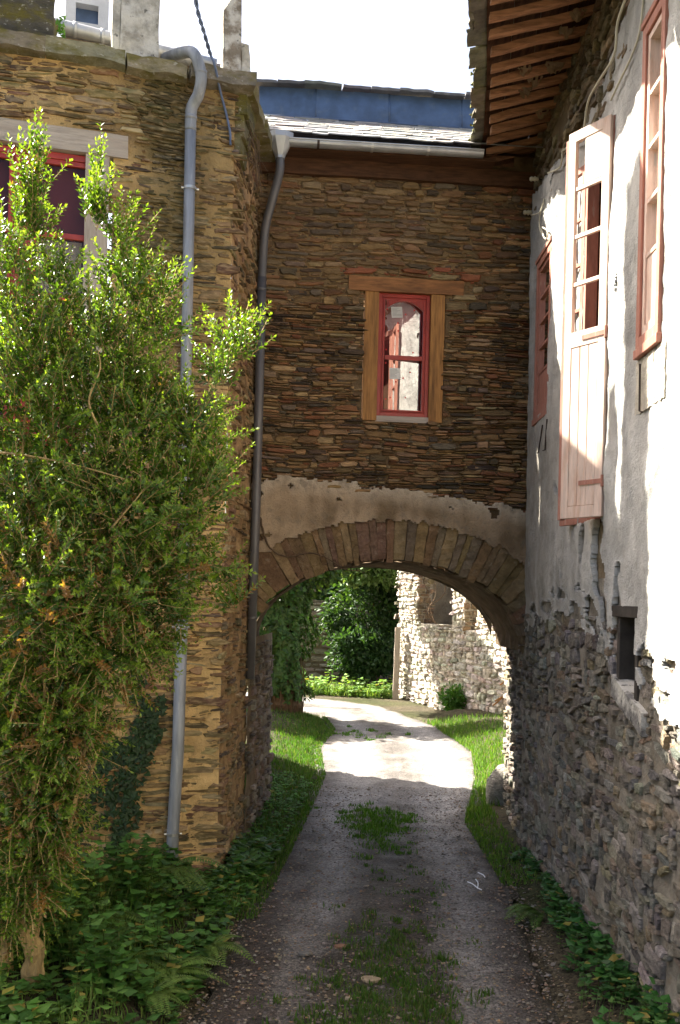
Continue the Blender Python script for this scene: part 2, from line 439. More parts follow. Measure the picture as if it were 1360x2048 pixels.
def stone(mb, fc, ma, mz, cw, ch, rs, dep, gap, pal, rag, colf, mi, wav=.0, seed=0, tilt=0):
    hw, hh = max(.008, (cw - gap) / 2), max(.005, (ch - gap) / 2)
    n = 12
    th0 = rs.uniform(0, 6.28)
    ro, sq = [], rs.uniform(.28, .55)
    rot = rs.gauss(0, tilt) if tilt else 0
    cr, sr = math.cos(rot), math.sin(rot)
    for k in range(n):
        t = 2 * math.pi * (k + rs.uniform(-.25, .25)) / n
        c, s = math.cos(t), math.sin(t)
        x = hw * math.copysign(abs(c) ** sq, c) * (1 + rs.uniform(-rag, rag * .5) * .5)
        y = hh * math.copysign(abs(s) ** sq, s) * (1 + rs.uniform(-rag, rag * .4) * .8)
        x, y = x * cr - y * sr, x * sr + y * cr
        y += wav * 1.3 * (nz((ma + x) * .9, mz * 1.1, seed) - nz(ma * .9, mz * 1.1, seed))
        ro.append((x, y))
    d = rs.uniform(*dep)
    tx, tz = rs.uniform(-.25, .25) * d / max(hw, .05), rs.uniform(-.3, .3) * d / max(hh, .03)
    vs = []
    for sc, dd in ((1.0, -.012), (1.0, d * .55), (.88, d)):
        for (x, y) in ro:
            ddd = dd + (tx * x + tz * y) * (0.5 if dd > 0 else 0) + (rs.uniform(-.12, .12) * d if dd > 0 else 0)
            vs.append(fc(ma + x * sc, mz + y * sc, ddd))
    vs.append(fc(ma + rs.uniform(-.2, .2) * hw, mz + rs.uniform(-.2, .2) * hh, d * rs.uniform(.95, 1.15)))
    fs = []
    for r in range(2):
        for k in range(n):
            a, b = r * n + k, r * n + (k + 1) % n
            fs.append((a, b, b + n, a + n))
    for k in range(n): fs.append((2 * n + k, 2 * n + (k + 1) % n, 3 * n))
    c = jit(rs.choice(pal), .32)
    if colf: c = colf(ma, mz, c)
    mb.add(vs, fs, c, mi)

def sheet(mb, fc, a0, a1, z0, z1, step, df, cf, keep=None, mi=0, skirt=None):
    na, nzz = max(1, int(round((a1 - a0) / step))), max(1, int(round((z1 - z0) / step)))
    A = [lerp(a0, a1, i / na) for i in range(na + 1)]
    Z = [lerp(z0, z1, j / nzz) for j in range(nzz + 1)]
    idx, vs, cs, fs = {}, [], [], []
    def vid(i, j):
        k = (i, j)
        if k not in idx:
            idx[k] = len(vs)
            jx, jz = 0, 0
            if skirt is not None:
                jx = .45 * step * nz(A[i] * 37, Z[j] * 37, 1.7); jz = .45 * step * nz(A[i] * 37, Z[j] * 37, 9.1)
            vs.append(fc(A[i] + jx, Z[j] + jz, df(A[i], Z[j])))
            cs.append(cf(A[i], Z[j]))
        return idx[k]
    kept = set()
    for i in range(na):
        for j in range(nzz):
            if keep is None or keep((A[i] + A[i + 1]) / 2, (Z[j] + Z[j + 1]) / 2): kept.add((i, j))
    for (i, j) in kept: fs.append((vid(i, j), vid(i + 1, j), vid(i + 1, j + 1), vid(i, j + 1)))
    if skirt is not None:
        bk = {}
        def bid(i, j):
            if (i, j) not in bk:
                bk[(i, j)] = len(vs)
                vs.append(fc(A[i], Z[j], skirt)); cs.append(tuple(x * .8 for x in cf(A[i], Z[j])))
            return bk[(i, j)]
        for (i, j) in kept:
            for (di, dj, p, q) in ((-1, 0, (i, j), (i, j + 1)), (1, 0, (i + 1, j), (i + 1, j + 1)), (0, -1, (i, j), (i + 1, j)), (0, 1, (i, j + 1), (i + 1, j + 1))):
                if (i + di, j + dj) not in kept:
                    fs.append((vid(*p), vid(*q), bid(*q), bid(*p)))
    mb.add(vs, fs, cs, mi)

# ------------------------------------------------------------------ ground and road
LE = [(-1.15, -12), (-1.12, 5), (-1.0, 7), (-.72, 10.3), (-.48, 13.4), (-.28, 16.5), (-.42, 19.5), (-.15, 22.3), (-.45, 25.2), (-3, 26.6), (-9, 27.2), (-30, 28)]
RE = [(1.6, -12), (1.58, 5), (1.62, 7), (1.90, 10.3), (1.86, 13.4), (2.42, 16.5), (2.75, 19.5), (2.35, 23.3), (1.2, 27.4), (-2.2, 29.6), (-9, 30.6), (-30, 32)]
LEY = [(y, x) for x, y in LE[:9]]
REY = [(y, x) for x, y in RE[:9]]
def rough_z(x, y): return .018 * nz(x * 1.3, y * 1.3) + .010 * nz(x * 4, y * 4, 3)
def gz(x, y):
    """ground height beside the road"""
    xl, xr = interp(LEY, y), interp(REY, y)
    z = rough_z(x, y) - .03
    if y < 25:
        dl, dr = xl - x, x - xr
        if dl > 0: z += min(.26, .22 * dl) * (1 if y > 6 else .8) + .03 * nz(x * 3, y * 3, 5)
        if dr > 0: z += min(.25, .22 * dr) + .02 * nz(x * 3, y * 3, 8)
    if y >= 23: z += min(.5, max(0, y - 27) * .03)
    return z
mb = MB()
xs = [-400, -150, -60, -25, -12, -7] + [-4.5 + .15 * i for i in range(64)] + [6, 9, 15, 30, 80, 200, 400]
ys = [-300, -100, -40, -15, -5, 0, 3] + [5 + .18 * i for i in range(160)] + [36, 40, 50, 80, 150, 400]
vv, cc = [], []
for y in ys:
    for x in xs:
        near = 4.5 < y < 34 and -4.6 < x < 5.2
        xl, xr = interp(LEY, y), interp(REY, y)
        inroad = xl < x < xr and y < 25
        z = gz(x, y) if near else (-.03 if -8 < x < 10 else -.03)
        if inroad: z -= .05
        vv.append((x, y, z))
        g = .25 + .7 * max(0, min(1, .5 + 1.6 * nz(x * .8, y * .8, 2)))
        cc.append((.2, g, 0))
nx = len(xs)
ff = [(j * nx + i, j * nx + i + 1, (j + 1) * nx + i + 1, (j + 1) * nx + i) for j in range(len(ys) - 1) for i in range(nx - 1)]
mb.add(vv, ff, cc)
tag(mb.build('ground', M['soil'], smooth=True), 'dark soil verge rising on both sides of the track', None, kind='structure')

mb = MB()
def pl_sample(P, n):
    out = []
    seg = []
    for p, q in zip(P, P[1:]): seg.append(((Vector(q) - Vector(p)).length, Vector(p), Vector(q)))
    return seg
nU = 34
rows = []
for (l0, r0), (l1, r1) in zip(zip(LE, RE), zip(LE[1:], RE[1:])):
    ln = max((Vector(l1) - Vector(l0)).length, (Vector(r1) - Vector(r0)).length)
    k = max(1, int(ln / (.14 if l0[1] >= 5 and l0[1] < 27 and l0[0] > -3 else 1.5)))
    for i in range(k):
        rows.append((Vector(l0).lerp(Vector(l1), i / k), Vector(r0).lerp(Vector(r1), i / k)))
vv, cc = [], []
for (l, r) in rows:
    for i in range(nU + 1):
        t = i / nU
        e = .10 * nz(l.x * 2 + t * 9, l.y * 1.7, 4)
        p = l.lerp(r, t + (e * (1 if t in (0, 1) else 0)))
        wl, wr_ = math.exp(-((t - .25) / .11) ** 2), math.exp(-((t - .77) / .11) ** 2)
        rut = max(wl, wr_)
        z = rough_z(p.x, p.y) - .028 * rut + .012 * nz(p.x * 3, p.y * 3, 7)
        if t < .001 or t > .999: z -= .05
        elif t < .06 or t > .94: z -= .01
        if p.y > 23: z += min(.5, max(0, p.y - 27) * .03)
        vv.append((p.x, p.y, z + .004))
        far = max(0, min(1, (p.y - 9.0) / 6.0))
        gvl = min(1, max(0, rut * (1.0 if p.y > 8.4 else .55) + far * .65 + .6 * fbm(p.x * 1.6, p.y * 1.1, 3) - .25 + .35 * nz(p.x * 7, p.y * 3, 5)))
        if p.x > .9 and p.y < 9.6: gvl = max(gvl, .75 * wr_ + .3 * nz(p.x * 3, p.y * 3))
        mid = math.exp(-((t - .5) / .13) ** 2)
        moss = mid * max(0, interp([(8.2, .8), (9.4, .3), (11.6, .25), (12.2, .8), (13.6, .8), (14.4, 0)], p.y) + .6 * nz(p.x * 2, p.y * 2, 6))
        edge = max(0, 1 - min(t, 1 - t) / .07) * .6
        cc.append((gvl, min(1, max(moss, edge)), 0))
n = nU + 1
ff = [(j * n + i, j * n + i + 1, (j + 1) * n + i + 1, (j + 1) * n + i) for j in range(len(rows) - 1) for i in range(nU)]
mb.add(vv, ff, cc)
tag(mb.build('road', M['road'], smooth=True), 'gravel and dirt track running through the arch', None, kind='structure')
def road_z(x, y): return rough_z(x, y) + .004
def inroad(x, y, m=0.0):
    return y < 25 and interp(LEY, y) + m < x < interp(REY, y) - m
def surf(x, y): return road_z(x, y) if inroad(x, y) else gz(x, y)

# ------------------------------------------------------------------ LEFT HOUSE
P_LEFT = [(.23, .15, .072), (.29, .20, .10), (.15, .10, .06), (.35, .25, .125), (.20, .11, .07), (.12, .09, .066), (.30, .175, .085), (.40, .31, .18)]
C_SAND = (.60, .41, .185)
lh = thing('stone_house', 'stone house with mossy cornice, red window and grey drainpipe on the left', 'house', (-3.2, 10.2, 0))
# its red window
wa1, wz1 = LW.px(172, 310)     # right edge / top of red frame
wa0 = LW.px(-170, 310)[0]
wz0 = 4.35
la, lz1 = LW.px(258, 276); _, lz0 = LW.px(258, 320)
ja, _ = LW.px(217, 400)
def keepL(a, z, w_, h):
    if ja - .01 < a + w_ * .3 and a - w_ * .3 < wa0 + .25 and wz0 - .15 < z < lz0 + .03: return False
    if a + w_ * .35 > la and lz0 - .05 < z < lz1 + .04 and a < wa0 + .5: return False
    return True
mb = MB()
def moss_c(a, z, c):
    t = max(0, min(1, .75 + 1.4 * nz(a * 1.4, z * 1.1, 11))) * max(0, min(1, (z - 4.2) / 2.2)) * max(0, 1 - abs(a - .75) / 1.1)
    return mixc(c, (.050, .045, .020), t * .9)
def mortar_c(a, z):
    t = max(0, min(1, .75 + 1.3 * nz(a * 1.3, z * 1.1, 12))) * max(0, min(1, (z - 4.0) / 2.2)) * max(0, 1 - abs(a - .75) / 1.2)
    c = mixc(C_SAND, (.085, .07, .032), t * .95)
    t2 = max(0, min(1, nz(a * 2.1, z * 2.3, 31) * 1.6))
    return mixc(c, (.20, .13, .07), t2 * .6)
stones(mb, LW, .01, 5.0, 0, 5.2, (.06, .15), (.16, .50), (.008, .034), .018, P_LEFT, keepL, wav=.05, rag=.7, split=.5, colf=moss_c, mi=0, seed=3, drop=.05, tilt=.05)
stones(mb, LW, .01, 5.0, 5.2, 8.2, (.045, .13), (.12, .42), (.008, .036), .014, P_LEFT, keepL, wav=.05, rag=.65, split=.55, colf=moss_c, mi=0, seed=4, drop=.04, tilt=.05)
stones(mb, LW, .02, 4.5, 0, 8.1, (.018, .04), (.04, .15), (.004, .016), .008, P_LEFT, keepL, wav=.05, rag=.7, split=.1, colf=moss_c, mi=0, seed=14, drop=.55, tilt=.08)
def hole_l(a, z): return not (ja - .02 < a < wa0 + .16 and wz0 < z < lz0 + .02)
sheet(mb, LW, 0, 5.2, -.2, 8.2, .05, lambda a, z: .012 * nz(a * 7, z * 9, 2) + .018 * nz(a * 2, z * 2.5, 5) + .004, mortar_c, hole_l, mi=1)
LW_end = MB
# the side return: rough sandy render over stones
def side_c(a, z):
    return mixc((.46, .31, .16), (.24, .15, .08), max(0, min(1, .5 + 1.5 * fbm(a * 5, z * 2.2, 6))))
sheet(mb, LS, 0, 1.80, -.2, 8.2, .03, lambda a, z: .03 * fbm(a * 6, z * 5, 4) + .02 * nz(a * 18, z * 14, 3), side_c, None, mi=1)
stones(mb, LS, .02, 1.75, 0, 8.1, (.05, .14), (.12, .4), (.008, .045), .03, P_LEFT, None, wav=.03, rag=.5, split=.4, mi=0, seed=9, drop=.3)
# body behind (left part, back, top)
c0, c1 = LW(5.2, 0), LW(0, 0)
mb.add([(c0.x, c0.y, -.2), (-9, 8.15, -.2), (-9, 8.15, 8.2), (c0.x, c0.y, 8.2)], [(0, 1, 2, 3)], C_SAND, 1)
mb.add([(-9, 8.15, 8.19), (c1.x, c1.y + .02, 8.19), (-1.1, 12.0, 8.19), (-1.1, 13.8, 8.19), (-9, 13.8, 8.19)], [(0, 1, 2, 3, 4)], (.12, .1, .08), 1)
mb.build('wall', [M['mossy_schist'], M['mortar']], lh)
# cornice slabs
mb = MB()
a = -.18
k = 0
while a < 5.2:
    L_ = rnd(.5, .85)
    z0 = 8.14 + .03 * nz(a * 3) + .005 * a
    p0, p1 = LW(a, z0, -.35), LW(a + L_ - .012, z0 + .01, -.35)
    mb.beam(p0, p1, LW(a, 0, .17 + rnd(-.02, .03)) - LW(a, 0, -.35), (0, 0, .13 + rnd(-.015, .02)), 8, .035, jit((.22, .19, .13), .2), freq=3)
    a += L_
b = LS(0.15, 8.14, -.35)
a = .0
while a < 1.5:
    L_ = rnd(.4, .6)
    mb.beam(LS(a, 8.13, -.3), LS(a + L_ - .01, 8.13, -.3), LS(a, 0, .2 + rnd(-.03, .03)) - LS(a, 0, -.3), (0, 0, .14), 6, .03, jit((.22, .18, .11), .2), freq=3)
    a += L_
# corbel stones under the side cornice
for (z, ln, o) in ((7.92, .55, .13), (7.70, .5, .09), (7.50, .42, .06)):
    mb.beam(LS(.02, z, -.05), LS(.02 + ln, z, -.05), LS(0, 0, o) - LS(0, 0, -.05), (0, 0, .20), 6, .025, jit((.15, .13, .07), .2), freq=4)
mb.build('cornice', M['moss_slab'], lh)
# timber lintel and jamb of the red window
mb = MB()
mb.beam(LW(la, lz0, -.12), LW(wa0 + .5, lz0 + .02, -.12), LW(0, 0, .035) - LW(0, 0, -.12), (0, 0, lz1 - lz0), 16, .012, (.4, .35, .3))
lin = mb.build('lintel', M['grey_oak'], lh)
tag(lin, 'weathered pale timber lintel over the red window')
for (aa, ab) in ((ja, wa1), (wa0, wa0 + .2)):
    mb = MB()
    mb.beam(LW(aa, wz0, -.12), LW(aa, lz0 - .003, -.12), LW(ab, 0, -.12) - LW(aa, 0, -.12), LW(0, 0, .02) - LW(0, 0, -.12), 14, .008, (.4, .35, .3))
    mb.build('jamb', M['grey_oak_v'], lh)
def casement(parent, fc, a0, a1, z0, z1, d, fmat, rails, name='window', fw=.07, backing=None, arch=False, glassm='glass', tilt=0.0):
    mb = MB()
    # outer frame, then inner sash stepped in
    def ring(x0, x1, y0, y1, w_, d0, d1):
        mb.fbox(fc, x0, x0 + w_, y0, y1, d0, d1); mb.fbox(fc, x1 - w_, x1, y0, y1, d0, d1)
        mb.fbox(fc, x0 + w_, x1 - w_, y0, y0 + w_, d0, d1); mb.fbox(fc, x0 + w_, x1 - w_, y1 - w_, y1, d0, d1)
    ring(a0, a1, z0, z1, fw, d - .05, d)
    ring(a0 + fw, a1 - fw, z0 + fw, z1 - fw, fw * .35, d - .05, d - .014)
    i = fw * 1.35
    ring(a0 + i, a1 - i, z0 + i, z1 - i, fw * .5, d - .05, d - .004)
    j = i + fw * .5
    for zr in rails: mb.fbox(fc, a0 + j, a1 - j, zr - .028, zr + .028, d - .05, d - .006)
    if arch:
        n = 14
        x0, x1, zt = a0 + j, a1 - j, z1 - j
        xm, hw, rise = (x0 + x1) / 2, (x1 - x0) / 2, .11
        for s in range(n):
            xa, xb = lerp(x0, x1, s / n), lerp(x0, x1, (s + 1) / n)
            f = lambda x: zt - rise * ((x - xm) / hw) ** 2 - .004
            vs = [fc(xa, f(xa), d - .045), fc(xb, f(xb), d - .045), fc(xb, zt + .001, d - .045), fc(xa, zt + .001, d - .045),
                  fc(xa, f(xa), d - .007), fc(xb, f(xb), d - .007), fc(xb, zt + .001, d - .007), fc(xa, zt + .001, d - .007)]
            mb.add(vs, [(4, 5, 6, 7), (0, 3, 2, 1), (0, 1, 5, 4), (1, 2, 6, 5), (3, 0, 4, 7)])
    win = mb.build(name, M[fmat], parent, bevel=.006)
    mb = MB()
    zz = [z0 + j] + [r for r in rails] + [z1 - j]
    for p, q in zip(zz, zz[1:]):
        dl, dr = d - .032 + tilt - tilt * .25, d - .032 - tilt - tilt * .25
        mb.add([fc(a0 + j, p, dl), fc(a1 - j, p, dr), fc(a1 - j, q, dr), fc(a0 + j, q, dl)], [(0, 1, 2, 3)])
    mb.build('pane', M[glassm], win)
    if backing:
        mb = MB(); mb.fbox(fc, a0 + .01, a1 - .01, z0 + .01, z1 - .01, d - .22, d - .16)
        mb.build('backing', M[backing], win)
    return win
am = LW.px(45, 400)[0]
r1, r2 = LW.px(100, 466)[1], LW.px(100, 590)[1]
casement(lh, LW, am + .012, wa1, wz0 + .05, lz0 - .005, -.03, 'red_paint', [r1, r2], fw=.065, backing='maroon', glassm='dull_glass')
casement(lh, LW, wa0 - .002, am - .012, wz0 + .05, lz0 - .005, -.03, 'red_paint', [r1, r2], fw=.065, backing='maroon', glassm='dull_glass')[ 'label'] = 'left red casement with a painted pale reflection behind its glass'
for (p, q) in ((am + .1, wa1), (am - .1, wa0 + .1)):  # pale panels paint the sunlit wall's reflection into the lower panes
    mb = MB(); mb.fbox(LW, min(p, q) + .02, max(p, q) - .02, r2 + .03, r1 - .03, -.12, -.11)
    mb.build('pale_reflection', M['reflection_cream'], lh)
# pillars on the parapet
def pillar(name, mb, label=None, m='lichen_stone'):
    o = mb.build(name, M[m], lh)
    if label: o['label'] = label
    return o
def on_cornice(px0, px1, zt, depth, d0=-.05, amp=.012, c=(.42, .39, .33), zb=8.26, lean=0):
    a0, a1 = LW.px(px0, 90)[0], LW.px(px1, 90)[0]
    mb = MB()
    p0, p1 = LW(a0, zb, d0), LW(a0 + lean, zt, d0)
    mb.beam(p0, p1, LW(a1, zb, d0) - p0, LW(a0, zb, d0 - depth) - p0, 16, amp, c, freq=5)
    return mb
pillar('chimney', on_cornice(318, 241, 11.9, .45, .0, .016), 'tall plastered stone chimney speckled with lichen')
pillar('parapet_stone', on_cornice(239, 224, 9.4, .4, -.02, .01, (.4, .38, .33)), 'narrow slab standing against the chimney')
mb = MB()
a0, a1 = LW.px(483, 100)[0], LW.px(446, 100)[0]
zt0, zt1 = 9.13, 8.93
for (zz0, zz1) in ((8.22, None),):
    vs = []
    for dd in (.06, -.16):
        vs += [LW(a0, zz0, dd), LW(a1, zz0, dd), LW(a1 + .01, zt1, dd), LW(a0 + .02, zt0 + .12, dd)]
    mb.add(vs, [(0, 1, 2, 3), (4, 7, 6, 5), (0, 4, 5, 1), (1, 5, 6, 2), (2, 6, 7, 3), (3, 7, 4, 0)], (.24, .2, .15))
o = pillar('parapet_stone', mb, 'pointed stone slab standing on the corner of the cornice')
b_ = o.modifiers.new('bevel', 'BEVEL'); b_.width = .012
pillar('parapet_stone', on_cornice(506, 488, 8.62, .15, .05, .02, (.42, .38, .3), zb=8.2, lean=.04), 'small stone splinter beside the pointed slab')
mb = on_cornice(108, -60, 8.78, .5, .02, .05, (.09, .08, .06))
pillar('parapet_stone', mb, 'dark mossy rubble block on the cornice', 'moss_slab')
# roof behind the parapet, with its gutter
def behind(a, z, d): return LW(a, z, -d)
ga1 = LW.px(432, 130, -1.0)[0]
_g0, _g1 = LW.px(395, 122, -1.0), LW.px(160, 62, -1.0)
zg = lambda a: _g0[1] + (a - _g0[0]) * (_g1[1] - _g0[1]) / (_g1[0] - _g0[0])
mb = MB()
for row in range(9):
    a = ga1 - .05 - rnd(0, .2)
    while a < 5.0:
        wd = rnd(.22, .4)
        dd, dz = 1.06 + row * .26, row * .13
        p = LW(a, zg(a) + .06 + dz + rnd(-.006, .006), -dd)
        mb.obox(p, LW(a + wd - .01, zg(a) + .06 + dz, -dd) - p, LW(a, zg(a) + .06 + dz + .17, -dd - .34) - p, (0, 0, .016), jit((.16, .15, .14), .3))
        a += wd
mb.build('roof', M['slate'], lh)
mb = MB()
pts = [LW(ga1 + (4.6 - ga1) * i / 10, zg(ga1 + (4.6 - ga1) * i / 10), -1.0) for i in range(11)]
mb.tube(pts, .07, 14)
for q in (LW.px(150, 50, -1.0)[0], LW.px(205, 60, -1.0)[0], LW.px(395, 120, -1.0)[0]):
    mb.tube([LW(q - .02, zg(q), -1.0), LW(q + .02, zg(q), -1.0)], .08, 14)
mb.build('gutter', M['zinc'], lh, smooth=True)
mb = MB()
mb.fbox(LW, ga1 + .02, 5.0, 7.8, 9.0, -1.5, -1.12, (.35, .28, .2))
mb.build('parapet_wall', M['mortar'], lh)
# dormer on that roof
DF = Face(LW(0, 0, -2.0), LW.e, LW.n)
da0, da1 = DF.px(218, 20)[0], DF.px(131, 20)[0]
dz0 = DF.px(180, 75)[1]
mb = MB()
qa0, qz1 = DF.px(197, 12); qa1, qz0 = DF.px(151, 42)
dz1 = DF.px(180, -70)[1]
mb.fbox(DF, da0, qa0, dz0 - .4, dz1, -1.4, 0); mb.fbox(DF, qa1, da1, dz0 - .4, dz1, -1.4, 0)
mb.fbox(DF, qa0, qa1, dz0 - .4, qz0, -1.4, 0); mb.fbox(DF, qa0, qa1, qz1, dz1, -1.4, 0)
dm = mb.build('dormer', M['grey_render'], lh)
mb = MB(); mb.fbox(DF, qa0 - .02, qa1 + .02, qz0 - .02, qz1 + .02, -.2, -.12)
mb.build('pane', M['blue_zinc'], dm)
# drainpipe
def pipe_pts(P):
    out = []
    for i in range(len(P) - 1):
        p0, p1, p2, p3 = P[max(i - 1, 0)], P[i], P[i + 1], P[min(i + 2, len(P) - 1)]
        for k in range(6):
            t = k / 6
            out.append(.5 * ((2 * p1) + (p2 - p0) * t + (2 * p0 - 5 * p1 + 4 * p2 - p3) * t * t + (-p0 + 3 * p1 - 3 * p2 + p3) * t ** 3))
    out.append(P[-1]); return out
def lwp(px, py, d):
    a, z = LW.px(px, py, d); return LW(a, z, d)
mb = MB()
top = [lwp(330, 118, -.18), lwp(362, 106, .06), lwp(388, 108, .24), lwp(402, 150, .25), lwp(397, 188, .20), lwp(383, 218, .12), lwp(381, 262, .11)]
bot = [lwp(381, 262, .11), lwp(375, 600, .11), lwp(368, 950, .11), lwp(364, 1240, .11)]
mb.tube(pipe_pts(top), .058, 16)
mb.tube(bot, .056, 16)
mb.tube([lwp(364, 1236, .11), lwp(356, 1500, .11), lwp(346, 1660, .11), lwp(343, 1790, .11)], .061, 16)
for (q, up_) in ((lwp(402, 145, .25), Vector((.08, 0, 1))), (lwp(382, 236, .115), Vector((0, 0, 1))), (lwp(366, 1095, .11), Vector((0, 0, 1)))):
    mb.tube([q - up_ * .018, q + up_ * .018], .0615, 16)
dp = mb.build('drainpipe', M['pipe_grey'], lh, smooth=True)
dp['label'] = 'tall grey drainpipe with a swan neck over the cornice'
for (x, y) in ((380, 377), (362, 1254), (346, 1668)):
    mb = MB(); p = lwp(x, y, .11)
    mb.tube([p - Vector((0, 0, .014)), p + Vector((0, 0, .014))], .066, 16)
    for s in (-1, 1):
        q = p + LW.e * s * .066
        mb.tube([q, q + LW.e * s * .022], .012, 8)
    mb.tube([p - LW.n * .04, p - LW.n * .12], .008, 6)
    mb.build('clamp', M['steel'], dp)

# ------------------------------------------------------------------ ARCHWAY HOUSE
P_ARCH = [(.15, .087, .04), (.20, .12, .052), (.095, .063, .036), (.26, .16, .07), (.18, .08, .036), (.125, .096, .065), (.23, .135, .06), (.22, .155, .085), (.06, .044, .03), (.20, .115, .05), (.30, .20, .10)]
P_ARCH = [tuple(min(.5, x * 1.22) for x in c) for c in P_ARCH]
ah = thing('archway_house', 'dark schist gatehouse bridging the track with a round arch and small red window', 'house', (0.6, 12.2, 0))
AC, ARX, ARZ, ASP = 1.72, 1.70, 1.08, 2.34          # arch centre (a), half width, rise, springing height
AEND = 3.42
wA0, wZ1 = AW.px(730, 585); wA1 = AW.px(889, 590)[0]; wZ0 = AW.px(808, 842)[1]
lA0, lZ1 = AW.px(698, 552); lA1 = AW.px(926, 565)[0]; lZ0 = AW.px(760, 584)[1]
def arch_top(a):
    t = (a - AC) / ARX
    return ASP + ARZ * math.sqrt(max(0, 1 - t * t)) if abs(t) < 1 else -1
def plaster_lo(a):
    t = (a - AC) / (ARX + .62)
    base = ASP + (ARZ + .60) * math.sqrt(max(0, 1 - t * t)) if abs(t) < 1 else ASP
    return base - .03
def plaster_hi(a):
    return interp([(0, 4.28), (.35, 4.42), (1.2, 4.34), (2.0, 4.28), (2.7, 4.18), (3.5, 4.08)], a) + .05 * nz(a * 4, 2) + .05 * nz(a * 11, 3)
def keepA(a, z, w_, h):
    if a + w_ * .3 > lA0 and a - w_ * .3 < lA1 and lZ0 - .01 < z < lZ1 + .012: return False
    if a + w_ * .30 > wA0 and a - w_ * .30 < wA1 and wZ0 - .02 < z < lZ1: return False
    if z < plaster_hi(a) - .05: return False
    return True
def warm_c(a, z, c):
    # bricks round the lintel, sandy bedding above the window
    if abs(z - (lZ1 + .08)) < .09 and lA0 - .35 < a < lA1 + .25 and random.random() < .28: return jit((.30, .105, .05), .2)
    t = max(0, min(1, (z - 6.3) / .8)) * max(0, min(1, (2.9 - a) / .8)) * .3
    return mixc(c, (.20, .13, .065), t)
mb = MB()
stones(mb, AW, 0, AEND, 4.0, 6.5, (.03, .095), (.09, .38), (.02, .065), .010, P_ARCH, keepA, wav=.03, rag=.4, split=.55, colf=warm_c, mi=0, seed=21)
stones(mb, AW, 0, AEND, 6.5, 8.12, (.05, .13), (.12, .44), (.014, .045), .016, P_ARCH, keepA, wav=.035, rag=.45, split=.4, colf=warm_c, mi=0, seed=22, drop=.03)
stones(mb, AW, 0, AEND, 4.0, 8.1, (.016, .036), (.035, .13), (.006, .022), .006, P_ARCH, keepA, wav=.05, rag=.6, split=.1, colf=warm_c, mi=0, seed=24, drop=.45, tilt=.06)
def amort(a, z):
    hi = max(0, min(1, (z - 6.3) / .6))
    return mixc((.145, .10, .055), (.28, .19, .095), hi * max(0, min(1, .6 + nz(a * 2, z * 2, 4))) * max(0.1, min(1, (3.2 - a) / 1.0)))
def hole_w(a, z): return (z < 8.3 or a > AEND - .3) and not (wA0 < a < wA1 and wZ0 < z < lZ0) and z > arch_top(a) + .1
sheet(mb, AW, 0, AEND + .25, 2.2, 8.6, .05, lambda a, z: .012 * nz(a * 6, z * 8, 2), amort, hole_w, mi=1)
# passage: left jamb, right jamb and barrel vault
BD = 2.15
JL = Face(AW(.02, 0, 0), Vector((.13, BD, 0)), Vector((BD, -.13, 0)))
JR = Face(AW(3.41, 0, 0), Vector((.16, BD, 0)), Vector((-BD, .16, 0)))
P_RUB = [(.19, .17, .138), (.25, .225, .185), (.15, .132, .11), (.30, .272, .225), (.205, .168, .12), (.18, .172, .158), (.24, .19, .125)]
P_JL = [(.16, .115, .08), (.2, .15, .1), (.13, .1, .075), (.24, .2, .15)]
sheet(mb, JL, -.05, BD, -.2, 2.45, .04, lambda a, z: .03 * fbm(a * 5, z * 4, 2) + .01, lambda a, z: mixc((.20, .145, .09), (.26, .22, .165), max(0, min(1, (a - 1.1) * 1.2))), None, mi=1)
stones(mb, JL, 0, BD, 0, 2.4, (.07, .17), (.12, .4), (.02, .06), .03, P_JL, None, wav=.04, rag=.5, split=.4, mi=0, seed=31, drop=.12)
# vault
vv, cc, ff = [], [], []
nv, nd = 40, 26
for j in range(nd + 1):
    d = j / nd
    for i in range(nv + 1):
        th = math.pi * (1 - i / nv)
        a = AC + math.cos(th) * ARX * lerp(1, 1.0, d); z = ASP + math.sin(th) * ARZ
        p = AW(a, z, -d * BD)
        p.x += lerp(0, .15 if a > AC else .13, d) * abs(math.cos(th)) * (1 if a > AC else 1)
        q = .035 * nz(p.x * 5, p.y * 5, p.z * 5) + .015 * nz(p.x * 16, p.y * 16, p.z * 16)
        p += Vector((math.cos(th), 0, math.sin(th))) * q
        vv.append(p); cc.append(jit((.16, .115, .075), .2))
for j in range(nd):
    for i in range(nv):
        ff.append((j * (nv + 1) + i, (j + 1) * (nv + 1) + i, (j + 1) * (nv + 1) + i + 1, j * (nv + 1) + i + 1))
mb.add(vv, ff, cc, 1)
# back wall of the gatehouse and body
for (aa, ab, za, zb) in ((0, AEND, 3.42, 8.3),):
    p = [AW(-.1, za, -BD), AW(AEND + .1, za, -BD), AW(AEND + .1, zb, -BD), AW(-.1, zb, -BD)]
    mb.add(p, [(0, 1, 2, 3)], (.2, .16, .11), 1)
vv, ff = [], []
for i in range(nv + 1):
    th = math.pi * (1 - i / nv)
    a = AC + math.cos(th) * (ARX - .05) + (.14 * (math.cos(th)))
    vv.append(AW(a, ASP + math.sin(th) * (ARZ - .02), -BD - .005)); vv.append(AW(a, 3.45, -BD - .005))
for i in range(nv): ff.append((2 * i, 2 * i + 2, 2 * i + 3, 2 * i + 1))
mb.add(vv, ff, (.2, .16, .11), 1)
mb.build('wall', [M['schist'], M['mortar']], ah)
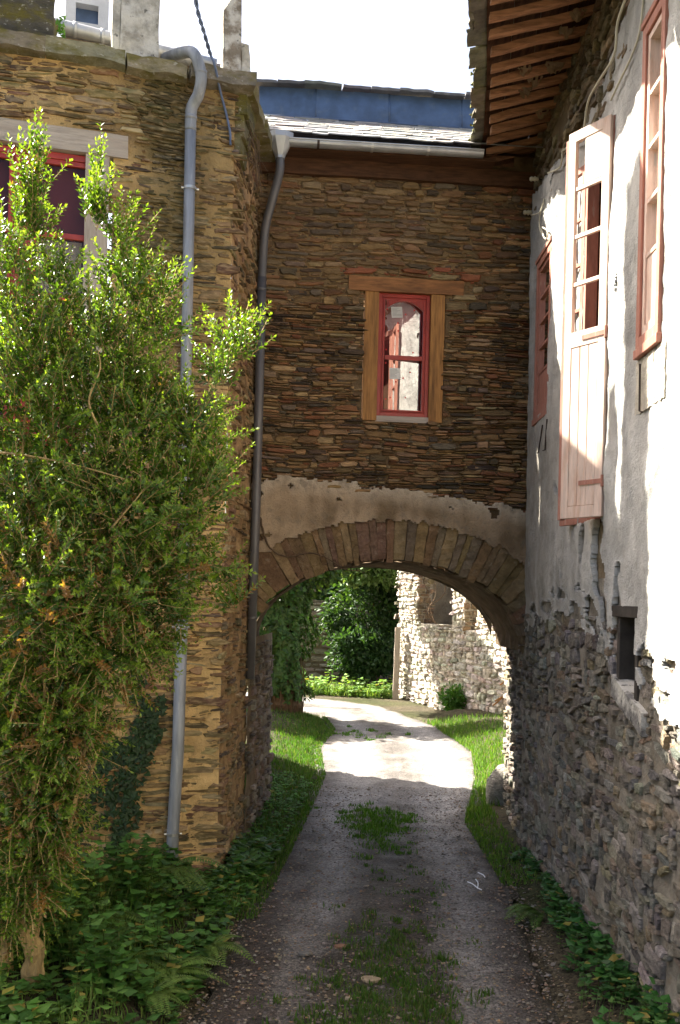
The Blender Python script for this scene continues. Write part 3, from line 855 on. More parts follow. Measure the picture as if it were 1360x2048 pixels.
# ring of voussoirs
mb = MB()
th = math.pi * 1.035
rs = random.Random(5)
VC = [(.20, .128, .062), (.23, .155, .078), (.16, .108, .056), (.19, .11, .06), (.25, .172, .09), (.17, .128, .078), (.21, .145, .065)]
while th > -.11:
    mid = abs(th - math.pi / 2)
    dth = (rs.uniform(.035, .085) if mid < .9 else rs.uniform(.06, .15))
    t2 = th - dth
    ln = rs.uniform(.56, .74) + (.05 if mid < .5 else 0) + (.12 if th > 2.3 else 0)
    d = rs.uniform(.0, .022) + .018
    inn = rs.uniform(-.03, .045)
    vs = []
    g = .0022
    K = 9
    for dd in (-.25, d):
        for k in range(K + 1):
            r = lerp(inn, ln, k / K)
            for tt in (th - g, t2 + g):
                jx = rs.uniform(-.006, .006); jz = rs.uniform(-.006, .006)
                ex = r if 0 < tt < math.pi else r
                cx, sz = math.cos(tt), math.sin(tt)
                nx_, nz_ = cx / ARX, sz / ARZ
                q = math.hypot(nx_, nz_); nx_, nz_ = nx_ / q, nz_ / q
                vs.append(AW(AC + ARX * cx + nx_ * r + jx, ASP + ARZ * sz + nz_ * r + jz, dd + (rs.uniform(-.012, .012) if dd > 0 else 0) - (.012 if dd > 0 and k in (0, K) else 0)))
    n2 = 2 * (K + 1)
    fs = []
    for k in range(K):
        i = 2 * k
        fs += [(n2 + i, n2 + i + 1, n2 + i + 3, n2 + i + 2), (i, i + 2, n2 + i + 2, n2 + i), (i + 1, n2 + i + 1, n2 + i + 3, i + 3)]
    fs += [(0, n2, n2 + 1, 1), (2 * K, 2 * K + 1, n2 + 2 * K + 1, n2 + 2 * K)]
    c = jit(rs.choice(VC), .15)
    if math.pi / 2 + .06 < th < math.pi / 2 + .42 and rs.random() < .5: c = jit((.18, .105, .07), .12)
    if th < .9: c = tuple(x * .85 for x in c)
    mb.add(vs, fs, c)
    th = t2
mb.build('arch_ring', M['voussoir'], ah)
# patch of render above the ring
mb = MB()
def pk(a, z):
    lo = plaster_lo(a) - .07 + .07 * nz(a * 6, 1) + .05 * nz(a * 17, 4)
    if a < .1: lo = min(lo, 2.95)
    if not (lo < z < plaster_hi(a) + .05 * nz(a * 9, z * 9, 2)): return False
    if nz(a * 4.2, z * 5.0, 44) > .50: return False
    return True
def pc(a, z):
    c = mixc((.44, .325, .21), (.20, .14, .082), max(0, min(1, .5 + 1.5 * fbm(a * 2.2, z * 2.6, 21) + .5 * nz(a * 9, z * 1.2, 4) + (a - 1.9) * .22)))
    top = max(0, min(1, (z - plaster_hi(a) + .22) / .2))
    return mixc(c, (.56, .47, .35), top * .75)
sheet(mb, AW, 0, AEND - .01, 2.7, 4.55, .022, lambda a, z: .058 + .014 * nz(a * 3, z * 3, 8) + .007 * nz(a * 14, z * 14, 3) + .004 * nz(a * 40, z * 40, 1), pc, pk, skirt=-.01)
mb.build('render_patch', M['old_plaster'], ah, smooth=True)['label'] = 'ragged patch of pale lime render over the arch'
# window: timber frame, red casement, notices
mb = MB()
mb.beam(AW(lA0, lZ0, -.12), AW(lA1, lZ0, -.12), AW(0, 0, .045) - AW(0, 0, -.12), (0, 0, lZ1 - lZ0), 16, .010)
mb.build('lintel', M['timber_h'], ah)
cA0, cZ1 = AW.px(758, 588); cA1 = AW.px(862, 592)[0]; cZ0 = AW.px(806, 833)[1]
for (x0, x1) in ((wA0, cA0), (cA1, wA1)):
    mb = MB()
    mb.beam(AW(x0, wZ0 - .01, -.12), AW(x0, lZ0 - .003, -.12), AW(x1, 0, 0) - AW(x0, 0, 0), AW(0, 0, .03) - AW(0, 0, -.12), 12, .006)
    mb.build('jamb', M['timber'], ah)
mb = MB(); mb.fbox(AW, cA0 - .01, cA1 + .03, wZ0 - .02, cZ0 - .004, -.1, .02, (.3, .28, .24))
mb.build('sill', M['grey_oak'], ah)
rl = AW.px(808, 715)[1]
PT = .037
win = casement(ah, AW, cA0 + .002, cA1 - .002, cZ0, lZ0 - .004, -.02, 'red_paint', [rl], fw=.045, backing='maroon', arch=True, glassm='mirror_glass', tilt=PT)
def pd(a): return -.052 - PT * .25 + PT * (1 - 2 * (a - cA0 - .083) / (cA1 - cA0 - .166)) + .0025
def paper(px0, py0, px1, py1, rot, c):
    x0, z1 = AW.px(px0, py0); x1, z0 = AW.px(px1, py1)
    mb = MB()
    cx, cz, hw, hh = (x0 + x1) / 2, (z0 + z1) / 2, (x1 - x0) / 2, (z1 - z0) / 2
    def q(x, z, dd):
        a = cx + x * math.cos(rot) - z * math.sin(rot)
        return AW(a, cz + x * math.sin(rot) + z * math.cos(rot), pd(a) + dd)
    def rect(x0, x1, z0, z1, dd, c): mb.add([q(x0, z0, dd), q(x1, z0, dd), q(x1, z1, dd), q(x0, z1, dd)], [(0, 1, 2, 3)], c)
    rect(-hw, hw, -hh, hh, 0, c)
    for k in range(7):
        z = hh * (.75 - k * .23)
        rect(-hw * .85, hw * rnd(-.2, .85), z - hh * .035, z + hh * .035, .0008, tuple(x * .45 for x in c))
    mb.build('notice', M['paper'], win)
paper(784, 611, 806, 634, .10, (.55, .54, .5)); paper(780, 734, 802, 757, .03, (.75, .74, .7))
for (x, y) in ((775, 617), (797, 644), (798, 660), (773, 698), (828, 702), (831, 617), (813, 626), (772, 725), (822, 742), (808, 754), (793, 762), (772, 797), (781, 794), (812, 793)):
    a, z = AW.px(x, y)
    s = .0085
    mb = MB(); mb.add([AW(a - s, z - s, pd(a - s)), AW(a + s, z - s, pd(a + s)), AW(a + s, z + s, pd(a + s)), AW(a - s, z + s, pd(a - s))], [(0, 1, 2, 3)])
    mb.build('sticker', M['sticker'], win)
# wall plate beam, eaves, roof
mb = MB()
bz = AW.px(700, 322)[1]
mb.beam(AW(-.02, 8.03, -.05), AW(AEND, 8.03, -.05), AW(0, 0, .09) - AW(0, 0, -.05), (0, 0, .19), 24, .012)
mb.build('wall_plate', M['old_oak'], ah)
mb = MB()
mb.fbox(AW, -.02, AEND - .6, 8.222, 8.27, -.05, .30)
for i in range(0): mb.fbox(AW, .1 + i * .33, .18 + i * .33, 8.15, 8.22, -.05, .27)
mb.build('eaves', M['old_oak'], ah)
GA0, GZ = AW.px(541, 283, .36); GA1, GZ1 = AW.px(967, 302, .36)
def GP(px, py): a, z = AW.px(px, py, .36); return AW(a, z, .36)
mb = MB()
gp = [GP(541, 281), GP(700, 291), GP(840, 300), GP(966, 307)]
gl = [gp[0].lerp(gp[-1], i / 12) for i in range(13)]
# half-round trough with a rolled lip
vv, ff = [], []
n = 10
for p in gl:
    for k in range(n + 1):
        t = math.pi * (1 + k / n)
        vv.append(p + AW.n * (math.cos(t) * -.07) + Vector((0, 0, math.sin(t) * .065 + .01)))
    for k in range(n, -1, -1):
        t = math.pi * (1 + k / n)
        vv.append(p + AW.n * (math.cos(t) * -.066) + Vector((0, 0, math.sin(t) * .061 + .011)))
n2 = 2 * (n + 1)
for i in range(len(gl) - 1):
    for k in range(n2):
        a, b = i * n2 + k, i * n2 + (k + 1) % n2
        ff.append((a, b, b + n2, a + n2))
ff.append(tuple(range(n2))); ff.append(tuple(range((len(gl) - 1) * n2, len(gl) * n2)))
mb.add(vv, ff)
mb.tube([p + AW.n * .07 + Vector((0, 0, .014)) for p in gl], .010, 8)
gut = mb.build('gutter', M['zinc'], ah)
gut['label'] = 'pale zinc gutter along the slate eaves'
for px in (635, 742, 854):
    t = (px - 541) / (966 - 541)
    p = gp[0].lerp(gp[-1], t)
    mb = MB()
    vs, fs = [], []
    for e in (-.014, .014):
        for k in range(9):
            tt = math.pi * (1 + k / 8)
            for rr in (.071, .077):
                vs.append(p + AW.e * e + AW.n * (math.cos(tt) * -rr) + Vector((0, 0, math.sin(tt) * rr * .93 + .01)))
    for k in range(8):
        for e0 in (0,):
            a = k * 2
            fs += [(a + 1, a + 3, a + 21, a + 19), (a, a + 18, a + 20, a + 2), (a, a + 2, a + 3, a + 1), (a + 18, a + 19, a + 21, a + 20)]
    mb.add(vs, fs)
    mb.build('bracket', M['iron'] if px < 700 else M['steel'], gut)
def slate_rows(mb, fc, a0, a1, zf, df, rows, stepd, stepz, wr, cols, ragamp=.02, over=1.5, th=.014):
    for r in range(rows):
        a = a0 - rnd(0, wr[1])
        while a < a1:
            wd = rnd(*wr)
            x0, x1 = max(a, a0), min(a + wd - .008, a1)
            if x1 - x0 > .05:
                z = zf + r * stepz + rnd(-.006, .010); d = df - r * stepd
                n = 5
                lo, up = [], []
                for k in range(n):
                    x = lerp(x0, x1, k / (n - 1))
                    e = rnd(-ragamp, ragamp) - (ragamp * .8 if k in (0, n - 1) else 0)
                    lo.append((x, e))
                tl = rnd(-.008, .008)
                vs, fs = [], []
                for tz in (0, th):
                    for k, (x, e) in enumerate(lo):
                        vs.append(fc(x, z + tz + tl * (k / (n - 1) - .5) - e * stepz / stepd, d + e))
                    for k, (x, e) in enumerate(lo):
                        vs.append(fc(x, z + tz * .9 + stepz * over - .012, d - stepd * over))
                m = 2 * n
                for k in range(n - 1):
                    fs += [(m + k, m + k + 1, m + n + k + 1, m + n + k), (k, n + k, n + k + 1, k + 1), (k, k + 1, m + k + 1, m + k)]
                fs += [(0, m, m + n, n), (n - 1, 2 * n - 1, m + 2 * n - 1, m + n - 1)]
                mb.add(vs, fs, jit(random.choice(cols), .25))
            a += wd
SL = [(.25, .24, .225), (.29, .275, .245), (.19, .19, .19), (.34, .315, .27)]
mb = MB()
slate_rows(mb, AW, -.02, AEND + .12, 8.36, .42, 9, .18, .105, (.18, .36), SL, .022)
mb.build('roof', M['slate'], ah)
mb = MB()   # deck under the slates, both slopes
mb.add([AW(-.1, 8.28, .34), AW(AEND + .15, 8.28, .34), AW(AEND + .15, 9.36, -1.50), AW(-.1, 9.36, -1.50), AW(AEND + .15, 8.28, -2.6), AW(-.1, 8.28, -2.6)], [(0, 1, 2, 3), (3, 2, 4, 5)], (.1, .06, .03))
mb.add([AW(AEND - .05, 8.2, .0), AW(AEND - .05, 9.34, -1.5), AW(AEND - .05, 8.2, -2.15)], [(0, 1, 2)], (.1, .06, .03))
mb.build('roof_deck', M['old_oak'], ah)
# blue ridge flashing and ridge slates
mb = MB()
fz0, fz1 = AW.px(740, 244, -1.16)[1], AW.px(740, 187, -1.16)[1]
a = -.02
for k, wd in enumerate((.72, .98, .98, .98)):
    o = .010 * (k % 2)
    vs = []
    for i in range(9):
        t = i / 8
        z = lerp(fz0 - .02, fz1 + .03, t); d = -1.15 - .06 * t + .018 * math.sin(t * math.pi) + o
        vs += [AW(a, z, d), AW(a + wd + .03, z, d + .006)]
    fs = [(2 * i, 2 * i + 1, 2 * i + 3, 2 * i + 2) for i in range(8)]
    mb.add(vs, fs)
    mb.tube([AW(a + wd + .03, fz0 - .02, -1.14 + o), AW(a + wd + .03, (fz0 + fz1) / 2, -1.155 + o), AW(a + wd + .03, fz1 + .02, -1.20 + o)], .012, 6)
    a += wd
mb.tube([AW(-.02, fz0 - .01, -1.135), AW(3.55, fz0 - .01, -1.13)], .014, 6)
mb.build('ridge_flashing', M['blue_zinc'], ah, smooth=True)['label'] = 'smooth dark blue sheet below the ridge slates'
mb = MB()
a = -.1
while a < AEND + .2:
    wd = rnd(.25, .5)
    p = AW(a, fz1 + .0 + rnd(0, .02), -1.05 + rnd(-.02, .02))
    mb.beam(p, p + AW.e * (wd - .01), -AW.n * .5 + Vector((0, 0, .05)), (0, 0, .035), 5, .018, jit((.09, .09, .095), .3), freq=6, sub=2)
    if rnd(0, 1) < .7:
        p = AW(a + rnd(-.1, .1), fz1 + .045, -1.15)
        mb.beam(p, p + AW.e * (wd - .01), -AW.n * .4 + Vector((0, 0, .04)), (0, 0, .03), 5, .015, jit((.08, .08, .085), .3), freq=6, sub=2)
    a += wd
mb.build('ridge_slates', M['slate'], ah)
# second drainpipe
def awp(px, py, d):
    a, z = AW.px(px, py, d); return AW(a, z, d)
mb = MB()
mb.tube(pipe_pts([awp(560, 316, .33), awp(559, 345, .32), awp(546, 395, .26), awp(531, 455, .15), awp(526, 515, .11), awp(524, 560, .11)]), .052, 14)
mb.tube([awp(524, 555, .11), awp(518, 800, .11), awp(511, 1050, .11), awp(500, 1357, .11)], .055, 14, cap=True)
d2 = mb.build('drainpipe', M['pipe_dark'], ah, smooth=True)
d2['label'] = 'dark drainpipe with cranked neck ending above the ground'
mb = MB()
pt, pb = awp(561, 268, .36), awp(560, 318, .33)
vs = []
for (q, rx, ry) in ((pt, .15, .11), (pt - Vector((0, 0, .06)), .15, .11), (pb + Vector((0, 0, .03)), .058, .056), (pb, .056, .054)):
    for k in range(8):
        t = 2 * math.pi * (k + .5) / 8
        vs.append(q + AW.e * rx * math.cos(t) * 1.08 + AW.n * ry * math.sin(t) * 1.08)
fs = [(r * 8 + k, r * 8 + (k + 1) % 8, r * 8 + 8 + (k + 1) % 8, r * 8 + 8 + k) for r in range(3) for k in range(8)] + [tuple(range(7, -1, -1))]
mb.add(vs, fs)
mb.build('hopper', M['zinc'], d2)
for (x, y) in ((523, 580), (515, 910), (505, 1235)):
    mb = MB(); p = awp(x, y, .11)
    mb.tube([p - Vector((0, 0, .012)), p + Vector((0, 0, .012))], .060, 14); mb.tube([p - AW.n * .04, p - AW.n * .12], .008, 6)
    mb.build('clamp', M['pipe_dark'], d2)

# ------------------------------------------------------------------ RIGHT HOUSE
rh = thing('plastered_house', 'tall house with peeling white plaster over rubble stone and deep timber eaves', 'house', (2.6, 8, 0))
PLB = [(4, 2.15), (6.6, 2.15), (7.4, 2.3), (8.3, 2.5), (9.0, 2.75), (10, 2.85), (12.4, 2.6)]
def bulge(a, z): return .03 * nz(a * .6, z * .6, 14) + .012 * nz(a * 2.2, z * 2.2, 15)
NI = (7.60, 8.02, 2.30, 2.88)                     # little loophole window
W1 = (7.03, 7.56, 4.90, 7.32)                     # near window
W2 = (8.46, 9.40, 3.72, 7.12)                     # tall glazed door
W3 = (10.90, 11.72, 5.10, 6.92)                   # far window
def inside(w_, a, z, m=0): return w_[0] - m < a < w_[1] + m and w_[2] - m < z < w_[3] + m
mb = MB()
def rkeep(a, z, w_, h): return not inside(NI, a, z, .09)
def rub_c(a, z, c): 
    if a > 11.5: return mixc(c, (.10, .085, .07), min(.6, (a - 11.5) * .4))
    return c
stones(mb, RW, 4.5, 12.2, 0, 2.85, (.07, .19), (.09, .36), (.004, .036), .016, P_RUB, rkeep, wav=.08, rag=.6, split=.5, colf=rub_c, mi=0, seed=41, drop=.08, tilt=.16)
def rmort(a, z):
    return mixc((.34, .305, .25), (.17, .15, .12), max(0, min(1, .5 + 1.4 * fbm(a * 2.4, z * 2.4, 9))))
sheet(mb, RW, 4.2, 12.25, -.2, 3.2, .045, lambda a, z: bulge(a, z) - .006 + .03 * fbm(a * 5, z * 5, 6), rmort, lambda a, z: not inside(NI, a, z), mi=1)
def anyw(a, z): return inside(W1, a, z) or inside(W2, a, z) or inside(W3, a, z)
sheet(mb, RW, 12.25, 14.3, 3.4, 8.9, .2, lambda a, z: 0, lambda a, z: (.13, .10, .065), None, mi=1)
sheet(mb, RW, 4.2, 12.25, 3.2, 8.9, .09, lambda a, z: bulge(a, z) + .03 * fbm(a * 4, z * 4, 6) - .005, lambda a, z: mixc((.24, .19, .12), (.13, .10, .065), max(0, min(1, .5 + fbm(a * 2, z * 2, 3)))), lambda a, z: not anyw(a, z), mi=1)
stones(mb, RW, 5.0, 12.2, 7.35, 8.55, (.07, .17), (.12, .4), (.01, .06), .02, [(.22, .17, .10), (.17, .125, .075), (.27, .21, .13), (.13, .10, .065)], None, wav=.05, rag=.5, mi=0, seed=43, drop=.12)
# passage side of the right wall
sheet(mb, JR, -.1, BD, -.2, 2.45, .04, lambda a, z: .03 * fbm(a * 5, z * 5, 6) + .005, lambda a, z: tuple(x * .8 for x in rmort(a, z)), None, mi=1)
stones(mb, JR, -.05, BD, 0, 2.4, (.07, .18), (.12, .36), (.015, .07), .025, P_RUB, None, wav=.07, rag=.6, split=.5, mi=0, seed=42, drop=.1, tilt=.12)
p = [RW(-14, -.2), RW(4.2, -.2), RW(4.2, 8.6), RW(-14, 8.6)]
mb.add(p, [(0, 1, 2, 3)], (.5, .47, .4), 1)
mb.add([(2.52, 14.3, -.2), (9, 14.3, -.2), (9, 14.3, 8.6), (2.52, 14.3, 8.6)], [(0, 1, 2, 3)], (.3, .26, .2), 1)
mb.build('wall', [M['rubble'], M['mortar']], rh)
# plaster coat
mb = MB()
def plk(a, z):
    lo = interp(PLB, a) + .22 * nz(a * 1.3, 3) + .10 * nz(a * 3, 7)
    hi = interp([(4, 8.4), (6.8, 8.0), (8.6, 7.75), (10, 7.5), (11, 7.75), (12.3, 7.9)], a) + .10 * nz(a * 3, 5) + .06 * nz(a * 9, 1)
    if z > hi or z < lo + .05 * nz(a * 12, z * 12, 3): return False
    if inside(W1, a, z, .0) or inside(W2, a, z, .0) or inside(W3, a, z, .0) or inside(NI, a, z, .06): return False
    # lost patches: under the glazed door and round the loophole
    def hole(ca, cz, ra, rz): return ((a - ca) / ra) ** 2 + ((z - cz) / rz) ** 2 < 1 + 1.2 * nz(a * 5, z * 5, 8)
    if hole(8.68, 3.45, .20, .36) or hole(8.45, 3.0, .16, .26) or hole(9.25, 3.52, .10, .18) or hole(8.05, 2.75, .14, .45): return False
    if z < lo + .55 and nz(a * 2.4, z * 6, 21) * .9 + .35 * nz(a * 8, z * 16, 2) + .2 * nz(a * 22, z * 40, 5) > (z - lo) * 1.2 - .10: return False
    if a > 8.2 and nz(a * 3.1, z * 2.3, 77) > .58: return False
    return True
def plc(a, z):
    c = mixc((.53, .52, .49), (.30, .295, .28), max(0, min(1, .42 + 1.2 * fbm(a * 2.2, z * .9, 33))))
    if a > 9: c = mixc(c, (.34, .30, .24), min(.7, (a - 9) * .35) * max(0, min(1, (6.4 - z) / 2)))
    st = max(0, nz(a * 7, z * .5, 3)) * max(0, min(1, (5 - z) / 2))
    return mixc(c, (.66, .64, .60), st * .5)
sheet(mb, RW, 4.2, 12.12, 1.9, 8.4, .019, lambda a, z: bulge(a, z) + .020 + .034 * max(0, min(1, (z - interp(PLB, a)) / .5)) + .014 * nz(a * 4, z * 4, 8) + .007 * nz(a * 13, z * 13, 3), plc, plk, skirt=0.0)
pl = mb.build('plaster', M['plaster'], rh, smooth=True)
pl['label'] = 'peeling off-white plaster coat with ragged lower edge'
# eaves: rafters, boards and slate edge
EAV = [(4.0, .95), (6.0, 1.02), (9.0, 1.22), (10.5, 1.44), (11.9, 1.60), (12.6, 1.62)]
def eX(y): return interp(EAV, y) + .03
ZO, ZW = 8.42, 8.68
def eZ(x, y): return ZO + (x - eX(y)) * .22 + .02 * nz(y * .7, 1)
y = 4.6
while y < 12.2:
    x0 = eX(y) + rnd(-.02, .03)
    hgt, wid = .066 + rnd(-.012, .012), .075 + rnd(-.012, .015)
    mb = MB()
    z0, z1 = eZ(x0, y) - hgt - .03, eZ(2.5, y) - hgt - .03
    sk = rnd(-.02, .02) - .10
    mb.beam((x0, y + .10, z0), (2.5, y + .10 + sk, z1), (0, wid, 0), (0, 0, hgt), 10, .014, freq=3)
    mb.build('rafter', M['rafter'], rh)
    y += rnd(.25, .32)
mb = MB()
y = 4.2
while y < 12.5:
    wd = .5
    for i in range(5):
        xa, xb = lerp(eX(y) - .06, 2.5, i / 5), lerp(eX(y) - .06, 2.5, (i + 1) / 5) - .006
        za, zb = eZ(xa, y) + .024, eZ(xb, y) + .024
        o = rnd(0, .008)
        mb.obox((xa, y, za + o), (xb - xa, 0, zb - za), (eX(y + wd) - eX(y), wd - .004, 0), (0, 0, .022), (.15, .08, .04))
    y += wd
mb.build('soffit_boards', M['soffit'], rh)
mb = MB()
y = 4.2
while y < 12.35:
    ln = rnd(.22, .5)
    for lay in range(3):
        ov = rnd(.16, .26) - .03 * lay
        xa = eX(y) - ov
        za = eZ(xa, y) + .05 + lay * .022
        mb.beam((xa, y + rnd(-.03, .03), za), (xa + eX(y + ln) - eX(y) + rnd(-.02, .02), y + ln - .006, za + rnd(-.01, .01)), (.62, 0, .62 * .22), (0, 0, .02), 7, .022, jit((.15, .135, .10), .3), freq=9, sub=3)
    y += ln
for i in range(70):   # moss tufts on the edge
    y = rnd(8, 12.2); xa = eX(y) - rnd(.12, .22)
    p = Vector((xa, y, eZ(xa, y) + .09))
    mb.tube([p, p + Vector((rnd(-.02, .02), rnd(-.02, .02), rnd(.01, .03)))], [rnd(.012, .03), .004], 6, (.13, .13, .03))
o = mb.build('roof_edge', M['mossy_slate'], rh)
o['label'] = 'ragged mossy slates overhanging the rafters'
mb = MB()   # roof plane rising above the eaves
for k in range(14):
    x0 = lambda yy: eX(yy) + .3 + k * .35
    za = ZO + .09 + (k * .35 + .3) * .45
    vs = [(x0(4.2), 4.2, za), (x0(12.35), 12.35, za), (x0(12.35) + .42, 12.35, za + .19), (x0(4.2) + .42, 4.2, za + .19)]
    mb.add(vs, [(0, 1, 2, 3)], jit((.13, .12, .11), .15))
mb.build('roof', M['slate'], rh)
# cobwebs under the eaves
for i in range(8):
    y = rnd(9.2, 12.0); x = rnd(1.6, 2.2)
    mb = MB(); vs, fs = [], []
    z = eZ(x, y) - .10
    for a_ in range(7):
        for b_ in range(5):
            s, t = a_ / 6, b_ / 4
            vs.append((x + (s - .5) * .15, y + (t - .5) * .09 + .03 * nz(s * 4, t * 4, i), z - .08 * math.sin(s * 3.14) * (t ** 1.5) + .02 * nz(s * 6, t * 6, i)))
    for a_ in range(6):
        for b_ in range(4):
            if random.random() < .75: fs.append((a_ * 5 + b_, a_ * 5 + b_ + 1, a_ * 5 + b_ + 6, a_ * 5 + b_ + 5))
    mb.add(vs, fs)
    mb.build('cobweb', M['web'], rh)
# windows of the right house
def reveal(w_, m='brown_dark', dep=.35):
    mb = MB()
    a0, a1, z0, z1 = w_
    mb.fbox(RW, a0 - .03, a1 + .03, z0 - .03, z1 + .03, -dep - .05, -dep)
    mb.fbox(RW, a0 - .03, a0, z0, z1, -dep, -.0); mb.fbox(RW, a1, a1 + .03, z0, z1, -dep, -.0)
    mb.fbox(RW, a0, a1, z0 - .03, z0, -dep, -.0); mb.fbox(RW, a0, a1, z1, z1 + .03, -dep, -.0)
    return mb.build('reveal', M[m], rh)
def leaf(name, hinge, free, z0, z1, rows, panel_z, mats, thick=.04, fw=.085, label=None, solid_top=False, mull=False, gl='old_glass'):
    """A glazed shutter leaf between two plan points."""
    h, f = Vector((*hinge, 0)), Vector((*free, 0))
    e = (f - h); W_ = e.length; e.normalize()
    n_ = Vector((e.y, -e.x, 0))
    if n_.x > 0: n_ = -n_
    fc = Face(h, e, n_)
    mb = MB()
    T0, T1 = -thick / 2, thick / 2
    mb.fbox(fc, 0, fw, z0, z1, T0, T1); mb.fbox(fc, W_ - fw, W_, z0, z1, T0, T1)
    zs = [z0, z0 + fw * 1.2, panel_z - fw * .8, panel_z + fw * .8, z1 - fw * 1.1, z1]
    for a_, b_ in ((zs[0], zs[1]), (zs[2], zs[3]), (zs[4], zs[5])): mb.fbox(fc, fw, W_ - fw, a_, b_, T0, T1)
    mb.fbox(fc, fw, W_ - fw, zs[1], zs[2], T0 + .012, T1 - .010)
    for k in range(3): mb.fbox(fc, fw + (W_ - 2 * fw) * (k / 3) + .004, fw + (W_ - 2 * fw) * ((k + 1) / 3) - .004, zs[1] + .004, zs[2] - .004, T0 + .02, T1 - .004)
    for k in range(1, rows):
        z = lerp(zs[3], zs[4], k / rows)
        mb.fbox(fc, fw, W_ - fw, z - .018, z + .018, T0 + .006, T1 - .006)
    if mull: mb.fbox(fc, W_ * mull - .015, W_ * mull + .015, zs[3], zs[4], T0 + .008, T1 - .008)
    if solid_top:
        mb.fbox(fc, fw, W_ * .60, lerp(zs[3], zs[4], (rows - 1) / rows) + .018, zs[4], T0 + .01, T1 - .005)
    o = mb.build(name, M[mats], rh, bevel=.004)
    if label: o['label'] = label
    if solid_top:
        mb = MB(); mb.fbox(fc, W_ + .001, W_ + .035, z0 - .01, z1 - .05, T0 - .02, T1 - .004)
        mb.build('edge_strip', M['terracotta'], o, bevel=.003)
    for k in (0, 1):
        mb = MB()
        zc = z0 + .30 if k == 0 else panel_z
        mb.tube([fc(-.005, zc - .05, T1), fc(-.005, zc + .05, T1)], .016, 8)
        mb.fbox(fc, .0, W_ * .55, zc - .02, zc + .02, T1 + .001, T1 + .007)
        mb.build('hinge', M['terracotta'], o)
    return o, fc
reveal(W2)
leaf('glazed_shutter', (2.205, 8.46), (1.945, 8.86), W2[2], W2[3], 4, 5.28, 'faded_pink', label='tall sunlit glazed leaf standing open towards the street', solid_top=True)
leaf('glazed_shutter', (2.235, 9.42), (2.13, 9.72), W2[2], W2[3], 4, 5.28, 'terracotta', label='dark glazed leaf folded back beyond the sunlit one', fw=.06)
# inner frame of the glazed door
mb = MB()
for (a0, a1, z0, z1) in ((W2[0], W2[0] + .07, W2[2], W2[3]), (W2[1] - .07, W2[1], W2[2], W2[3]), (W2[0] + .07, W2[1] - .07, W2[3] - .08, W2[3]), (W2[0] + .07, W2[1] - .07, W2[2], W2[2] + .08)):
    mb.fbox(RW, a0, a1, z0, z1, -.06, .05)
mb.build('window_frame', M['terracotta'], rh, bevel=.004)
def flush_window(w_, leaves, rows, m, glass, proud=.07, lab=None, m2=None):
    a0, a1, z0, z1 = w_
    reveal(w_)
    mb = MB()
    fw = .08
    for (p, q, r, s) in ((a0, a0 + fw, z0, z1), (a1 - fw, a1, z0, z1), (a0 + fw, a1 - fw, z1 - fw, z1), (a0 + fw, a1 - fw, z0, z0 + fw)): mb.fbox(RW, p, q, r, s, -.08, proud)
    mb.fbox(RW, a0 - .01, a1 + .01, z1, z1 + .05, -.03, proud + .015)
    mb.fbox(RW, a0 - .015, a1 + .015, z0 - .07, z0, -.03, proud + .012)
    o = mb.build('window', M[m], rh, bevel=.005)
    if lab: o['label'] = lab
    n = leaves
    for k in range(n):
        p, q = lerp(a0 + fw, a1 - fw, k / n) + .004, lerp(a0 + fw, a1 - fw, (k + 1) / n) - .004
        mb = MB()
        b0, b1 = z0 + fw + .004, z1 - fw - .004
        s_ = .05
        mb.fbox(RW, p, p + s_, b0, b1, -.03, proud - .02); mb.fbox(RW, q - s_, q, b0, b1, -.03, proud - .02)
        mb.fbox(RW, p + s_, q - s_, b1 - s_, b1, -.03, proud - .02)
        pz = b0 + .26 * (b1 - b0)
        mb.fbox(RW, p + s_, q - s_, b0, b0 + .07, -.03, proud - .02)
        mb.fbox(RW, p + s_, q - s_, b0 + .07, b0 + (pz - b0), -.02, proud - .035)
        for r in range(rows):
            z = lerp(pz, b1 - s_, r / rows)
            mb.fbox(RW, p + s_, q - s_, z - .016, z + .016, -.02, proud - .026)
        lf = mb.build('sash', M[m2 or m], o, bevel=.003)
        mb = MB()
        mb.add([RW(p + s_, pz, .01), RW(q - s_, pz, .01), RW(q - s_, b1 - s_, .01), RW(p + s_, b1 - s_, .01)], [(0, 1, 2, 3)])
        mb.build('pane', M[glass], o)
    return o
flush_window(W1, 1, 4, 'terracotta', 'old_glass', .085, 'near terracotta window with bleached sash catching full sun', 'faded_pink')
flush_window(W3, 1, 4, 'terracotta', 'glass', .06, 'far dull red window half in shade')
# loophole
mb = MB()
mb.fbox(RW, NI[0], NI[1], NI[2], NI[3], -.5, -.45)
for (p, q, r, s) in ((NI[0] - .07, NI[0], NI[2] - .05, NI[3] + .05), (NI[1], NI[1] + .07, NI[2] - .05, NI[3] + .05)): mb.fbox(RW, p, q, r, s, -.5, .02)
mb.fbox(RW, NI[0] - .12, NI[1] + .2, NI[3], NI[3] + .09, -.5, .045)
o = mb.build('loophole', M['weathered_dark'], rh, bevel=.006); o['label'] = 'small dark loophole with weathered timber surround'
mb = MB()
mb.beam(RW(NI[0] - .30, 2.02, -.1), RW(NI[1] + .12, 2.24, -.1), RW(0, 0, .05) - RW(0, 0, -.1), (0, 0, .17), 8, .012, (.2, .19, .18))
mb.build('sill', M['lichen_stone'], rh)
# iron hooks below the windows
def rwp(px, py, d=.09):
    a, z = RW.px(px, py, d); return RW(a, z, d)
for pts in (([(1280, 728), (1279, 822), (1284, 824)]), ([(1094, 838), (1090, 900), (1086, 901)]), ([(1085, 850), (1077, 905), (1075, 906)])):
    mb = MB(); mb.tube([rwp(x, y, .085) for x, y in pts], .008, 6)
    mb.build('hook', M['iron'], rh)
